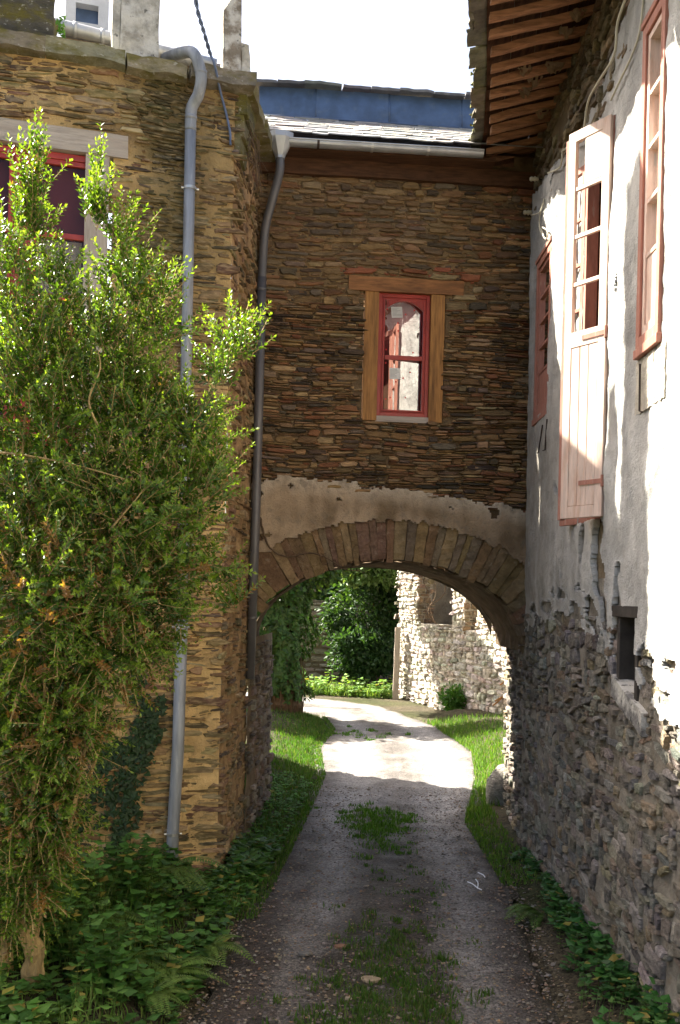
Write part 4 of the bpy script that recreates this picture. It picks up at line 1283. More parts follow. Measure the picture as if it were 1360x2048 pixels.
# squared render patch under the near window
mb = MB()
sheet(mb, RW, 6.9, 7.62, 4.42, 4.82, .03, lambda a, z: bulge(a, z) + .062 + .003 * nz(a * 9, z * 9), lambda a, z: (.50, .46, .38), lambda a, z: not (nz(a * 4, z * 4, 5) > .5), skirt=.01)
mb.build('render_patch', M['mortar'], rh)

# insulators and cables
for i, (x, y, lab) in enumerate(((1068, 358, 'upper ceramic insulator below the timber eaves'), (1055, 425, 'lower ceramic insulator below the timber eaves'))):
    t = thing('insulator', lab, 'insulator', rwp(x, y, .12), 'ceramic insulators in the corner')
    mb = MB(); p = rwp(x, y, .12)
    vs = []
    mb.tube([p + Vector((k * .02 - .05, 0, 0)) for k in range(6)], [.018, .032, .02, .034, .02, .03], 12)
    mb.build('knob', M['ceramic'], t, smooth=True)
    mb = MB(); mb.tube([p + Vector((.05, 0, 0)), p + Vector((.16, 0, -.01))], .008, 6); mb.build('pin', M['iron'], t)
def cable(name, pts, r, m, lab):
    mb = MB(); mb.tube(pipe_pts(pts), r, 6)
    return tag(mb.build(name, M[m], smooth=True), lab, 'cable')
cable('cable', [rwp(1262, -30, .12), rwp(1236, 42, .12), rwp(1228, 110, .11), rwp(1196, 165, .11), rwp(1176, 205, .11), rwp(1168, 262, .10)], .011, 'cable', 'longest cream cable sagging down the wall under the eaves to the open shutter')
cable('cable', [rwp(1288, -20, .08), rwp(1280, 60, .08), rwp(1264, 110, .08), rwp(1238, 165, .08), rwp(1222, 200, .08)], .009, 'cable', 'thin cream cable ending at a broken bracket by the near window')
cable('cable', [rwp(1163, 283, .10), rwp(1145, 292, .10), rwp(1126, 301, .09), rwp(1124, 318, .09), rwp(1118, 336, .09), rwp(1096, 346, .10)], .010, 'cable', 'short kinked cream cable left of the open shutter top')
cable('cable', [rwp(1062, 430, .12), rwp(1080, 424, .10), rwp(1088, 398, .08), rwp(1080, 430, .09), rwp(1080, 460, .09), rwp(1092, 478, .09), rwp(1095, 462, .09), rwp(1082, 455, .09), rwp(1088, 474, .09)], .008, 'cable', 'loose loop of cream cable hanging from the lower insulator')
tw = MB()
P = [atY(383, -90, 9.2), atY(393, 10, 9.5), atY(408, 65, 9.7), atY(421, 110, 9.95)]
pp = pipe_pts(P)
for ph in (0, math.pi):
    q = []
    for i in range(len(pp) * 3 - 2):
        b = pp[i // 3].lerp(pp[min(i // 3 + 1, len(pp) - 1)], (i % 3) / 3)
        q.append(b + Vector((math.cos(i * .55 + ph) * .011, math.sin(i * .55 + ph) * .011, 0)))
    tw.tube(q, .011, 6)
pp2 = pipe_pts([P[-1], lwp(430, 132, .24), lwp(440, 180, .09), lwp(453, 230, .055), lwp(460, 265, .05), lwp(461, 290, .05)])
tw.tube(pp2, .013, 6)
tag(tw.build('twisted_cable', M['cable_blue'], smooth=True), 'blue twisted cable coming down over the cornice to the house corner', 'cable')

# ------------------------------------------------------------------ plants
def leaf_quad(mb, p, d, up, L_, W_, c, fold=.35):
    d = d.normalized()
    s = d.cross(up)
    if s.length < 1e-4: s = d.orthogonal()
    s.normalize()
    n = s.cross(d)
    a, b = p + d * L_ * .48, p + d * L_
    k = n * W_ * fold
    mb.add([p, a + s * W_ * .5 + k, b, a - s * W_ * .5 + k, a], [(0, 4, 1), (4, 2, 1), (0, 3, 4), (4, 3, 2)], c)
def rvec():
    while True:
        v = Vector((rnd(-1, 1), rnd(-1, 1), rnd(-1, 1)))
        if .05 < v.length < 1: return v.normalized()

# boxwood bush
by = 6.9
bush = thing('boxwood', 'big sunlit boxwood bush against the left stone house', 'bush', (-2.15, 7.1, .2))
BL = [  # px, py, radius px, relative twig count, uprightness
    (62, 390, 24, .30, 1.8), (60, 460, 38, .6, 1.5), (68, 318, 10, .10, 2), (188, 440, 24, .28, 1.7), (198, 365, 10, .10, 2), (5, 520, 45, .5, .9), (120, 570, 36, .35, 1.1), (250, 570, 50, .7, 1.1), (240, 480, 26, .25, 1.6), (320, 590, 22, .22, 1.3),
    (60, 700, 100, 2.3, .7), (210, 690, 100, 2.2, .7), (315, 660, 40, .5, 1.0), (50, 610, 45, .35, .9),
    (100, 830, 150, 3.6, .5), (270, 830, 100, 2.4, .6), (370, 850, 50, .8, .6), (440, 760, 24, .32, .9), (470, 700, 26, .36, 1.0), (490, 720, 16, .16, .9), (405, 890, 36, .5, .5),
    (80, 1010, 150, 3.8, .4), (250, 1010, 130, 3.2, .4), (370, 1000, 70, 1.4, .5), (425, 960, 28, .36, .7),
    (80, 1180, 150, 3.8, .2), (240, 1170, 120, 3.0, .2), (360, 1120, 60, 1.0, .3), (330, 1230, 55, .9, .1), (470, 1215, 20, .26, .6), (430, 1150, 26, .28, .4),
    (90, 1350, 140, 3.6, .1), (200, 1310, 90, 2.0, .0), (285, 1290, 42, .6, .0), (50, 1500, 100, 2.8, .0), (125, 1460, 75, 1.5, -.1), (50, 1640, 80, 2.2, -.1), (115, 1590, 50, .8, -.2), (-10, 800, 70, .7, .4), (-10, 1100, 80, .9, .3), (-10, 1400, 80, 1.0, .1),
    (40, 1760, 70, 1.5, -.2), (95, 1700, 36, .5, -.3), (10, 1830, 40, .5, -.2)]
fol = MB(); stem = MB()
base = atY(52, 1950, 7.1); base.z = .2
GREENS = [(.058, .118, .016), (.045, .098, .015), (.075, .138, .018), (.03, .072, .013)]
tot = 0
for (px, py, r, wgt, upr) in BL:
    dc = by + rnd(-.15, .15) + (.25 if px > 380 else 0)
    c = atY(px, py, dc)
    rr = r / F * dc
    # a limb from the trunk to the clump
    if 60 < r and py < 1300:
        m1 = base.lerp(c, .35) + Vector((rnd(-.1, .1), rnd(-.15, .15), .15)); m2 = base.lerp(c, .7) + Vector((rnd(-.1, .1), rnd(-.12, .12), .12))
        stem.tube(pipe_pts([base + Vector((rnd(-.06, .06), rnd(-.06, .06), .3)), m1, m2, c]), [lerp(.020, .006, i / 18) for i in range(19)], 6)
    nt_ = int(wgt * (96 if r > 60 else 80))
    for k in range(nt_):
        v = rvec() * (rnd(0, 1) ** .45)
        o = c + Vector((v.x * rr, v.y * rr * .85 if r > 34 else v.y * rr, v.z * rr * .95))
        d = (Vector((v.x, v.y * .8, v.z)) * .8 + Vector((0, -.1, upr)) + rvec() * .45).normalized()
        L_ = rnd(.15, .34) * (1.15 if upr > .8 else 1)
        n = int(L_ / .024)
        drp = rnd(-.05, .12)
        axis = []
        q = o.copy(); dd = d.copy()
        tw_ = rnd(0, 6)
        tip_y = rnd(0, 1)
        basec = random.choice(GREENS)
        dead = random.random() < (.02 if py < 1100 else .11)
        for i in range(n):
            dd = (dd + Vector((0, 0, -drp * .25)) + rvec() * .05).normalized()
            q = q + dd * .024
            axis.append(q.copy())
            t = i / n
            s = dd.orthogonal().normalized()
            s = Matrix.Rotation(tw_ + (i % 2) * 1.57 + rnd(-.3, .3), 3, dd) @ s
            cl = mixc(basec, (.19, .27, .034), t * t * (.35 + .6 * tip_y))
            if dead: cl = (.20, .11, .04)
            cl = jit(cl, .22)
            ls = rnd(.034, .064) * (1.0 - .35 * t)
            for sg in (-1, 1):
                if random.random() < .10: continue
                ld_ = (s * sg + dd * rnd(.5, .95) + Vector((0, 0, .12))).normalized()
                leaf_quad(fol, q, ld_, dd + rvec() * .25, ls, ls * .50, cl, .14)
            tot += 2
        leaf_quad(fol, q, dd, s, .036, .016, jit((.18, .25, .04), .2))
        if n > 3: stem.tube([o] + axis[::4], .0032, 3, cap=False)
# bare sunlit stems
for pts in ([(195, 850), (178, 800), (200, 740), (196, 700)], [(220, 1060), (245, 1030), (275, 995), (300, 960)], [(10, 1480), (28, 1420), (46, 1360), (52, 1330)], [(0, 905), (60, 912), (150, 930), (250, 958)]):
    stem.tube(pipe_pts([atY(x, y, by - .3) for x, y in pts]), [lerp(.009, .003, i / 18) for i in range(19)], 5)
o = fol.build('foliage', M['box_leaf'], bush)
# trunk: pale gnarled base
stem.tube(pipe_pts([atY(62, 2000, 7.1), atY(64, 1950, 7.1), atY(70, 1905, 7.08), atY(48, 1850, 7.1), atY(56, 1800, 7.12), atY(40, 1730, 7.15), atY(50, 1600, 7.15), atY(60, 1400, 7.15), atY(80, 1150, 7.1)]),
          [lerp(.085, .022, i / 48) * (1 + .10 * math.sin(i * 1.1) + (.35 if i < 3 else 0)) for i in range(49)], 14)
stem.tube(pipe_pts([atY(5, 1960, 7.2), atY(0, 1850, 7.2), atY(-30, 1700, 7.2), atY(-40, 1400, 7.2)]), [lerp(.09, .03, i / 18) for i in range(19)], 8)
if 0: stem.tube(pipe_pts([atY(180, 1840, 7.6), atY(176, 1760, 7.6), atY(168, 1690, 7.6)]), [lerp(.07, .035, i / 12) * (1 + .2 * math.sin(i * 2)) for i in range(13)], 8)
for i, p in enumerate(stem.v):
    if p[2] < 1.6:
        k = .022 * fbm(p[0] * 14, p[1] * 14, p[2] * 5) + .018 * nz(p[0] * 40, p[1] * 40, p[2] * 6)
        stem.v[i] = (p[0] + k, p[1] - k * .8, p[2])
stem.build('trunk', M['bark'], bush)
print('box leaves', tot)

# ferns
def fern(loc, n, L_, lab, c, aim=None, grp='ferns beside the track'):
    t = thing('fern', lab, 'fern', loc, grp)
    for k in range(n):
        mb = MB()
        az = (rnd(0, 6.28) if aim is None else aim + rnd(-1.2, 1.2))
        h = Vector((math.cos(az), math.sin(az), 0))
        ln = L_ * rnd(.7, 1.1)
        pts = []
        el = rnd(.5, .95)
        for i in range(25):
            s = i / 24
            pts.append(Vector(loc) + h * ln * s * (.75 + .2 * s) + Vector((0, 0, ln * (el * s - .75 * s * s))))
        mb.tube(pts, [lerp(.006, .0015, i / 24) for i in range(25)], 4, (.10, .16, .03))
        side = h.cross(Vector((0, 0, 1)))
        for i in range(2, 25):
            s = i / 24
            w_ = ln * .22 * math.sin(min(1, s * 1.6 + .1) * math.pi * .62) * (1 - s ** 3) + .01
            tg = (pts[i] - pts[i - 1]).normalized()
            for sg in (-1, 1):
                d = (side * sg + tg * .35 + Vector((0, 0, -.15))).normalized()
                leaf_quad(mb, pts[i], d, tg.cross(d), w_, ln * .035, jit(c, .2), .05)
        mb.build('frond', M['leaf'], t)
    return t
fern(tuple(atY(335, 1740, 9.2)), 5, .62, 'fern arching across the foot of the grey drainpipe', (.10, .16, .035), aim=-1.0)
p = onG(330, 1905, .25); fern((p.x, p.y, surf(p.x, p.y) + .05), 6, .55, 'pale fern on the left bank below the drainpipe', (.12, .20, .04), aim=-.6)
p = onG(420, 1860, .2); fern((p.x, p.y, surf(p.x, p.y) + .05), 5, .45, 'small fern leaning over the left edge of the track', (.11, .18, .035), aim=-.5)
p = onG(250, 1890, .3); fern((p.x, p.y, surf(p.x, p.y) + .05), 5, .45, 'low fern between the bush trunk and the pale fern', (.10, .165, .035), aim=-.9)
p = onG(300, 1960, .2); fern((p.x, p.y, surf(p.x, p.y) + .05), 6, .42, 'fern nearest the bottom of the photo on the left bank', (.13, .21, .045), aim=-.4)
p = onG(200, 1830, .3); fern((p.x, p.y, surf(p.x, p.y) + .05), 5, .5, 'tall fern on the bank right beside the bush trunk', (.10, .175, .035), aim=-.9)
p = onG(1075, 1810, .1); fern((p.x, p.y, surf(p.x, p.y) + .03), 6, .45, 'fern at the foot of the right rubble wall', (.07, .14, .025), aim=3.4)

def blades(mb, n, region, cols, hr, wd=.006, bend=.5):
    for _ in range(n):
        r_ = region()
        if r_ is None: continue
        x, y, hs = r_
        z = surf(x, y) - .005
        h = rnd(*hr) * hs
        t = rnd(0, 6.28); b = rnd(.1, bend) * h
        dx, dy = math.cos(t), math.sin(t)
        w_ = wd * rnd(.7, 1.4)
        t2 = rnd(0, 6.28); sx, sy = math.cos(t2) * w_, math.sin(t2) * w_
        c = jit(random.choice(cols), .25)
        mb.add([(x - sx, y - sy, z), (x + sx, y + sy, z), (x + dx * b * .4 + sx * .7, y + dy * b * .4 + sy * .7, z + h * .6), (x + dx * b * .4 - sx * .7, y + dy * b * .4 - sy * .7, z + h * .6), (x + dx * b, y + dy * b, z + h)],
               [(0, 1, 2, 3), (3, 2, 4)], c)
# broad-leaved weeds along both walls
def weeds(mb, n, region, cols, size, hmax, gate=0, asp=.72):
    k = 0
    while k < n:
        x, y, hs = region()
        if gate and nz(x * 2.6, y * 2.2, gate) < rnd(-.35, .15): continue
        z = surf(x, y)
        h = rnd(.3, 1) * hmax * hs
        ax = Vector((rnd(-.25, .25), rnd(-.25, .25), 1)).normalized()
        m = max(2, int(h / .07))
        c0 = random.choice(cols)
        mb.tube([Vector((x, y, z - .02)), Vector((x, y, z)) + ax * h], [.004, .002], 3, (.06, .09, .02), cap=False)
        for i in range(m):
            q = Vector((x, y, z)) + ax * h * (i + 1) / m
            for j in range(3):
                t = rnd(0, 6.28)
                d = Vector((math.cos(t), math.sin(t), rnd(-.2, .35)))
                s = size * rnd(.45, 1.3)
                leaf_quad(mb, q, d, Vector((rnd(-.4, .4), rnd(-.4, .4), 1)), s, s * asp, jit(c0 if random.random() > .04 else (.22, .19, .04), .3), -.12)
        k += 1
WG = [(.045, .125, .022), (.06, .15, .028), (.035, .10, .02), (.08, .16, .03)]
mb = MB()
def regL():
    y = rnd(6.3, 11.6)
    xl = interp(LEY, y)
    wallx = -1.2 - max(0, (10.2 - y)) * 1.4
    if y > 10.2: wallx = -1.12
    x = rnd(max(wallx, -3.2), xl - .06)
    hs = max(.25, min(1.6, (xl - x) * 1.5))
    if y > 8.9: hs *= .45
    if y > 10.2: hs = .32
    if y < 7.3 and x < -1.75: hs = .22
    return x, y, hs
weeds(mb, 900, regL, [(.055, .14, .025), (.075, .17, .03), (.045, .115, .022)], .105, .5, 3)
weeds(mb, 600, regL, [(.09, .17, .03), (.11, .20, .04)], .075, .40, 9, .5)
weeds(mb, 520, regL, [(.05, .11, .03), (.07, .13, .03)], .05, .30, 17, .8)
blades(mb, 5200, lambda: regL(), [(.07, .15, .025), (.09, .17, .03), (.13, .17, .05)], (.08, .3), .005)
tag(mb.build('weeds', M['leaf']), 'dark green nettles and brambles covering the bank beneath the bush', 'weeds', kind='stuff')
mb = MB()
def regR():
    y = 6.4 + 5.2 * rnd(0, 1) ** 1.3
    xr = interp(REY, y)
    x = min(2.22, xr + .18 + .62 * rnd(0, 1) ** .8)
    return x, y, max(.3, 1.15 - (y - 6.4) * .16)
weeds(mb, 260, regR, [(.035, .12, .022), (.045, .14, .025), (.03, .10, .022)], .09, .26, 5)
weeds(mb, 200, regR, [(.06, .13, .03), (.08, .15, .03)], .05, .2, 8, .6)
tag(mb.build('weeds', M['leaf']), 'low green weeds hugging the foot of the right wall', 'weeds', kind='stuff')

# grass
GG = [(.07, .15, .025), (.09, .18, .03), (.055, .12, .02), (.12, .19, .04)]
def patch(x0, x1, y0, y1, seed, thr=0.0, lft=False):
    def f():
        for _ in range(20):
            x, y = rnd(x0, x1), rnd(y0, y1)
            e = min((x - x0), (x1 - x), (y - y0) * .5, (y1 - y) * .5) / .35
            if nz(x * 2.2, y * 1.5, seed) + min(1, e) * .6 - .35 > thr * 1.0 + rnd(-.55, .45): return x, y, rnd(.6, 1)
        return None
    return f
def tufts(spec, cols):
    """spec: (x, y, sx, sy, tufts): grass grows in ragged tufts thinning outwards."""
    T = []
    for (x, y, sx, sy, n) in spec:
        for _ in range(n): T.append((random.gauss(x, sx), random.gauss(y, sy), rnd(.4, 1), rnd(.02, .07)))
    def f():
        x, y, h, r_ = random.choice(T)
        return random.gauss(x, r_), random.gauss(y, r_), h * rnd(.6, 1)
    return f
mb = MB()
blades(mb, 7500, tufts([(.35, 6.9, .36, .5, 150), (.55, 7.9, .28, .5, 90), (.5, 8.9, .22, .5, 28), (.1, 6.6, .2, .3, 40)], 0), [(.055, .11, .02), (.07, .13, .025), (.10, .12, .04)], (.03, .10))
blades(mb, 300, tufts([(.6, 10.2, .25, .6, 16)], 0), [(.055, .11, .02), (.07, .13, .025)], (.03, .07))
tag(mb.build('grass', M['grass']), 'sparse grass growing along the near crown of the track', 'grass', kind='stuff')
mb = MB()
blades(mb, 4600, tufts([(.62, 13.3, .24, .45, 110), (.55, 12.6, .24, .4, 50), (.6, 11.9, .2, .4, 12)], 0), GG, (.03, .09))
blades(mb, 900, tufts([(.5, 21.6, .4, .5, 24), (-.2, 22.8, .3, .3, 10)], 0), GG, (.04, .10), .01)
tag(mb.build('grass', M['grass']), 'green grass tuft on the track under the arch', 'grass', kind='stuff')
mb = MB()
def vergeL():
    y = rnd(9.2, 24.5)
    xl = interp(LEY, y)
    x = xl + .12 - abs(random.gauss(0, .38)) * (1 if y < 14.2 else 1.6)
    if y < 14.2 and x < -1.05: return None
    return x, y, rnd(.6, 1) * (1.0 if x < xl - .1 else .6)
blades(mb, 16000, vergeL, [(.065, .125, .022), (.085, .15, .028), (.05, .10, .02), (.12, .17, .04), (.075, .14, .025), (.085, .15, .03), (.06, .12, .022), (.06, .13, .02), (.07, .14, .025), (.05, .11, .02), (.16, .15, .07)], (.03, .14), .007)
def clov():
    y = rnd(9.9, 16.0)
    xl = interp(LEY, y)
    x = rnd(max(-1.0, xl - .7), xl - .02)
    return x, y, .5
weeds(mb, 420, clov, [(.07, .18, .025), (.085, .21, .03), (.055, .14, .02)], .06, .26)
tag(mb.build('grass', M['grass']), 'bright green verge between the track and the left pier', 'grass', kind='stuff')
mb = MB()
def vergeR():
    y = rnd(10.5, 24.0)
    xr = interp(REY, y)
    x = xr - .12 + abs(random.gauss(0, .35)) * (1 if y < 14.3 else 2.2)
    if y < 14.3 and x > 2.2: return None
    return x, y, rnd(.5, 1) * (.5 if y < 13.5 else 1)
blades(mb, 12000, vergeR, [(.08, .15, .025), (.11, .18, .035), (.15, .20, .05), (.09, .16, .03), (.12, .19, .035), (.10, .18, .03), (.08, .16, .028), (.09, .17, .03), (.2, .19, .09)], (.03, .18), .007)
tag(mb.build('grass', M['grass']), 'sunny grass verge right of the track beyond the arch', 'grass', kind='stuff')

# loose stones and leaf litter on the track
mb = MB()
for i in range(9000):
    y = 6.2 + 9.5 * rnd(0, 1) ** 1.6
    xl, xr = interp(LEY, y), interp(REY, y)
    x = rnd(xl - .15, xr + .15)
    t = (x - xl) / (xr - xl)
    if .36 < t < .62 and y > 8.6 and random.random() < .6: continue
    s = rnd(.005, .016) * (1.9 if random.random() < .07 else 1)
    z = surf(x, y)
    n = 5
    vs = []
    ph = rnd(0, 6)
    asp = rnd(.5, 1)
    for k in range(n):
        a = ph + 2 * math.pi * k / n
        rr = s * rnd(.7, 1.2)
        vs.append((x + math.cos(a) * rr, y + math.sin(a) * rr * asp, z - .003 + rnd(0, .004)))
    m = len(vs)
    vs += [(x + (p[0] - x) * .7, y + (p[1] - y) * .7, z + s * rnd(.25, .55)) for p in vs]
    fs = [(k, (k + 1) % n, n + (k + 1) % n, n + k) for k in range(n)] + [tuple(range(n, 2 * n))]
    c = jit(random.choice([(.15, .13, .115), (.20, .175, .15), (.11, .095, .085), (.24, .19, .13), (.16, .11, .08)]), .25)
    mb.add(vs, fs, c)
tag(mb.build('gravel', M['litter']), 'loose schist chips scattered over the track', 'gravel', kind='stuff')
mb = MB()
for i in range(900):
    y = 6.2 + 5.5 * rnd(0, 1) ** 1.4
    xl, xr = interp(LEY, y), interp(REY, y)
    x = rnd(xl - .3, xr + .4) if random.random() < .5 else random.choice((xl + rnd(-.3, .25), xr + rnd(-.25, .4)))
    x = min(x, 2.2)
    t = rnd(0, 6.28)
    s = rnd(.02, .05)
    leaf_quad(mb, Vector((x, y, surf(x, y) + rnd(.003, .02))), Vector((math.cos(t), math.sin(t), rnd(-.1, .3))), Vector((0, 0, 1)), s, s * rnd(.3, .55), jit(random.choice([(.20, .12, .06), (.26, .17, .09), (.14, .085, .05)]), .3), rnd(-.2, .3))
tag(mb.build('leaf_litter', M['litter']), 'dry brown leaves and twigs on the dirt edges', 'leaves', kind='stuff')
def flat_stone(px, py, lab, L_, W_, H_, c):
    p = onG(px, py, .02); z = surf(p.x, p.y)
    mb = MB(); n = 11; vs = []
    for (sc, zz) in ((1, -.01), (1.0, H_ * .5), (.8, H_)):
        for k in range(n):
            a = 2 * math.pi * k / n
            rr = 1 + .5 * nz(math.cos(a) * 1.5, math.sin(a) * 1.5, px) + .3 * nz(a * 2, px)
            vs.append((p.x + math.cos(a) * L_ * rr * sc, p.y + math.sin(a) * W_ * rr * sc, z + zz + .006 * nz(k, px)))
    vs.append((p.x, p.y, z + H_ * 1.05))
    fs = [(r * n + k, r * n + (k + 1) % n, r * n + n + (k + 1) % n, r * n + n + k) for r in range(2) for k in range(n)] + [(2 * n + k, 2 * n + (k + 1) % n, 3 * n) for k in range(n)]
    mb.add(vs, fs, c)
    tag(mb.build('stone', M['litter']), lab, 'stone', 'single stones lying on the track')
flat_stone(740, 1956, 'pale flat stone in the near grass on the track', .08, .05, .022, (.27, .21, .14))
flat_stone(608, 1903, 'dark grey flat stone left of the near grass', .05, .04, .015, (.13, .125, .12))
flat_stone(682, 1888, 'reddish brown flat stone ahead of the near grass', .05, .035, .015, (.2, .11, .07))
p = onG(960, 1778, .01)
mb = MB()
for pts in ([(935, 1766), (945, 1770), (955, 1778), (963, 1782)], [(955, 1779), (956, 1768), (951, 1760)], [(956, 1746), (966, 1750), (970, 1754)]):
    q = []
    for (x, y) in pts:
        g = onG(x, y, .01); q.append(Vector((g.x, g.y, surf(g.x, g.y) + .014)))
    mb.tube(pipe_pts(q), .006, 5, (.8, .82, .85))
tag(mb.build('plastic_string', M['paper']), 'scrap of white plastic string lying on the right wheel rut', 'litter')
# boulder at the right foot of the passage
mb = MB(); vs, fs = [], []
bc = Vector((2.45, 14.55, .18))
for i in range(9):
    for j in range(14):
        th_, ph = math.pi * i / 8, 2 * math.pi * j / 14
        d = Vector((math.sin(th_) * math.cos(ph), math.sin(th_) * math.sin(ph), math.cos(th_)))
        vs.append(bc + Vector((d.x * .24, d.y * .26, d.z * .42)) * (1 + .35 * nz(d.x * 1.6, d.y * 1.6, d.z * 1.6)))
for i in range(8):
    for j in range(14): fs.append((i * 14 + j, i * 14 + (j + 1) % 14, i * 14 + 14 + (j + 1) % 14, i * 14 + 14 + j))
mb.add(vs, fs, (.36, .34, .30))
tag(mb.build('boulder', M['rubble'], smooth=True), 'grey guard stone at the far foot of the right pier', 'stone')

# ivy on the left house wall and dead vine on the arch
def ivy_leaf(mb, p, n, s, c):
    n = n.normalized(); t = rnd(0, 6.28)
    u = n.orthogonal().normalized(); u = Matrix.Rotation(t, 3, n) @ u; v = n.cross(u)
    out = []
    for (x, y) in ((0, -.1), (.5, -.35), (.42, .12), (.25, .3), (0, .75), (-.25, .3), (-.42, .12), (-.5, -.35)):
        out.append(p + u * x * s + v * y * s + n * (.10 * s if x == 0 else -.02 * s))
    mb.add(out, [(0, 1, 2), (0, 2, 3), (0, 3, 4), (0, 4, 5), (0, 5, 6), (0, 6, 7)], c)
mb = MB(); st_ = MB()
iv = thing('ivy', 'dark ivy climbing the left house wall beside the grey drainpipe', 'ivy', LW(.9, 0.3, .05))
IV = [(LW.px(200, 1650), LW.px(300, 1400)), (LW.px(260, 1620), LW.px(280, 1350)), (LW.px(285, 1530), LW.px(320, 1400)), (LW.px(150, 1660), LW.px(240, 1480)), (LW.px(240, 1700), LW.px(255, 1560)), (LW.px(200, 1560), LW.px(210, 1440))]
for (s0, s1) in IV:
    pts = []
    for i in range(17):
        t = i / 16
        a, z = lerp(s0[0], s1[0], t) + .05 * nz(t * 4, s0[0] * 5), lerp(s0[1], s1[1], t)
        pts.append(LW(a, z, .045))
        for k in range(9): ivy_leaf(mb, LW(a + random.gauss(0, .05), z + rnd(-.05, .05), rnd(.05, .09)), LW.n + rvec() * .5 + Vector((0, 0, .3)), rnd(.04, .075), jit((.025, .055, .018), .3))
    st_.tube(pts, .006, 4)
mb.build('foliage', M['leaf'], iv); st_.build('stem', M['bark_dark'], iv)
def vine(pts, r, lab, sub=0):
    mb = MB()
    pp = pipe_pts([awp(x, y, d) for x, y, d in pts])
    pp = [p + rvec() * .006 for p in pp]
    mb.tube(pp, [lerp(r, r * .4, i / len(pp)) for i in range(len(pp))], 6)
    for i in range(sub):
        b = random.choice(pp[len(pp) // 3:])
        q = b + AW.e * rnd(-.15, .2) + Vector((0, 0, rnd(-.10, .06))) + AW.n * rnd(0, .04)
        mb.tube([b, b.lerp(q, .5) + rvec() * .02, q], [.005, .004, .002], 4)
    tag(mb.build('vine', M['bark_dark'], smooth=True), lab, 'vine')
vine([(521, 1035, .09), (528, 1070, .09), (545, 1100, .10), (575, 1114, .10), (605, 1108, .11), (635, 1108, .11), (660, 1120, .11), (690, 1138, .10), (720, 1142, .06)], .014, 'dead vine trailing over the arch stones from the dark drainpipe', 14)
# dry roots and plant on the cornice corner
mb = MB()
for i in range(26):
    p = LS(rnd(.1, .5), 7.7 + rnd(-.2, .3), .1)
    mb.tube(pipe_pts([p, p + Vector((rnd(.0, .12), rnd(-.1, .1), rnd(-.15, .1))), p + Vector((rnd(.0, .2), rnd(-.15, .15), rnd(-.45, -.1)))]), .004, 4, (.2, .1, .05))
tag(mb.build('dry_weeds', M['bark_dark']), 'dry weeds hanging at the corner of the mossy cornice', 'weeds')
mb = MB()
p0 = LW(*LW.px(122, 55), .02)
for i in range(26): ivy_leaf(mb, p0 + Vector((rnd(-.04, .04), rnd(-.04, .04), rnd(-.10, .10))), rvec() + Vector((0, -1, .4)), rnd(.035, .06), jit((.09, .22, .03), .2))
tag(mb.build('pennywort', M['leaf']), 'tuft of round green leaves sprouting on the cornice', 'plant')

# ------------------------------------------------------------------ BEYOND THE ARCH
# ruined stone building, sunlit
rb = thing('ruined_building', 'sunlit roofless stone building with open bays beyond the arch', 'building', (3.2, 28, 0))
q0, q1 = onG(795, 1398, .2), onG(1028, 1440, .1)
RB = Face((1.75, 29.4, 0), (2.35, -5.6, 0), (-5.6, -2.35, 0))
def rbz(px, py): return RB.px(px, py)
P_RB = [(.50, .46, .39), (.56, .52, .44), (.42, .39, .33), (.62, .58, .5), (.48, .42, .33)]
s1a = rbz(836, 1240)[0]; s2a = rbz(905, 1255)[0]; s2b = rbz(930, 1250)[0]; s3a = rbz(955, 1260)[0]
zs1 = rbz(850, 1248)[1]; zs2 = rbz(960, 1265)[1]
TOP = 5.6
def rbk(a, z, *_):
    if a < -.1: return False
    if z < lerp(zs1, zs2, max(0, min(1, (a - s1a) / (s3a - s1a)))): return True
    if a < s1a: return True
    if s2a < a < s2b: return True
    return a > s3a
mb = MB()
stones(mb, RB, 0, 7.2, -.2, TOP, (.10, .20), (.14, .42), (.02, .08), .028, P_RB, rbk, wav=.06, rag=.5, split=.4, mi=0, seed=61, tilt=.08)
sheet(mb, RB, 0, 7.3, -.3, TOP, .08, lambda a, z: .02 * nz(a * 5, z * 5), lambda a, z: mixc((.62, .56, .46), (.44, .40, .33), max(0, min(1, .5 + nz(a * 2, z * 2)))), rbk, mi=0, skirt=-.45)
for (aa, zz) in ((s1a, zs1), (s2b, zs2)):
    stones(mb, Face(RB(aa, 0, 0), -RB.n, RB.e), 0, .45, zz - .1, TOP, (.08, .18), (.12, .3), (.015, .05), .02, [(.26, .19, .11), (.32, .24, .15), (.2, .15, .1)], None, wav=.03, rag=.5, mi=0, seed=66)
# left return of the wall
stones(mb, Face(RB(0, 0, 0), -RB.n, -RB.e), 0, 2.2, -.2, TOP, (.1, .2), (.14, .42), (.02, .07), .03, P_RB, None, wav=.05, rag=.5, mi=0, seed=63)
sheet(mb, Face(RB(0, 0, 0), -RB.n, -RB.e), 0, 2.2, -.3, TOP, .1, lambda a, z: 0, lambda a, z: (.42, .38, .3), None, mi=1)
mb.build('wall', [M['rubble'], M['mortar']], rb)
mb = MB()
BK = Face(RB(0, 0, -1.9), RB.e, RB.n)
stones(mb, BK, -.5, 7.4, 0, TOP + .5, (.1, .22), (.2, .6), (.02, .07), .02, [(.20, .145, .085), (.25, .18, .11), (.16, .12, .08)], None, wav=.05, rag=.4, mi=0, seed=64)
sheet(mb, BK, -.5, 7.4, 0, TOP + .5, .2, lambda a, z: 0, lambda a, z: (.12, .085, .05), None, mi=1)
mb.build('back_wall', [M['schist'], M['mortar']], rb)
for px, wd in ((868, .16), (893, .12)):
    a, _ = BK.px(px, 1200); mb = MB()
    p = BK(a, 1.0, .25)
    mb.beam(p, p + Vector((0, 0, 4.6)), BK.e * wd, BK.n * wd, 12, .02)
    mb.build('timber_post', M['timber'], rb)
mb = MB()
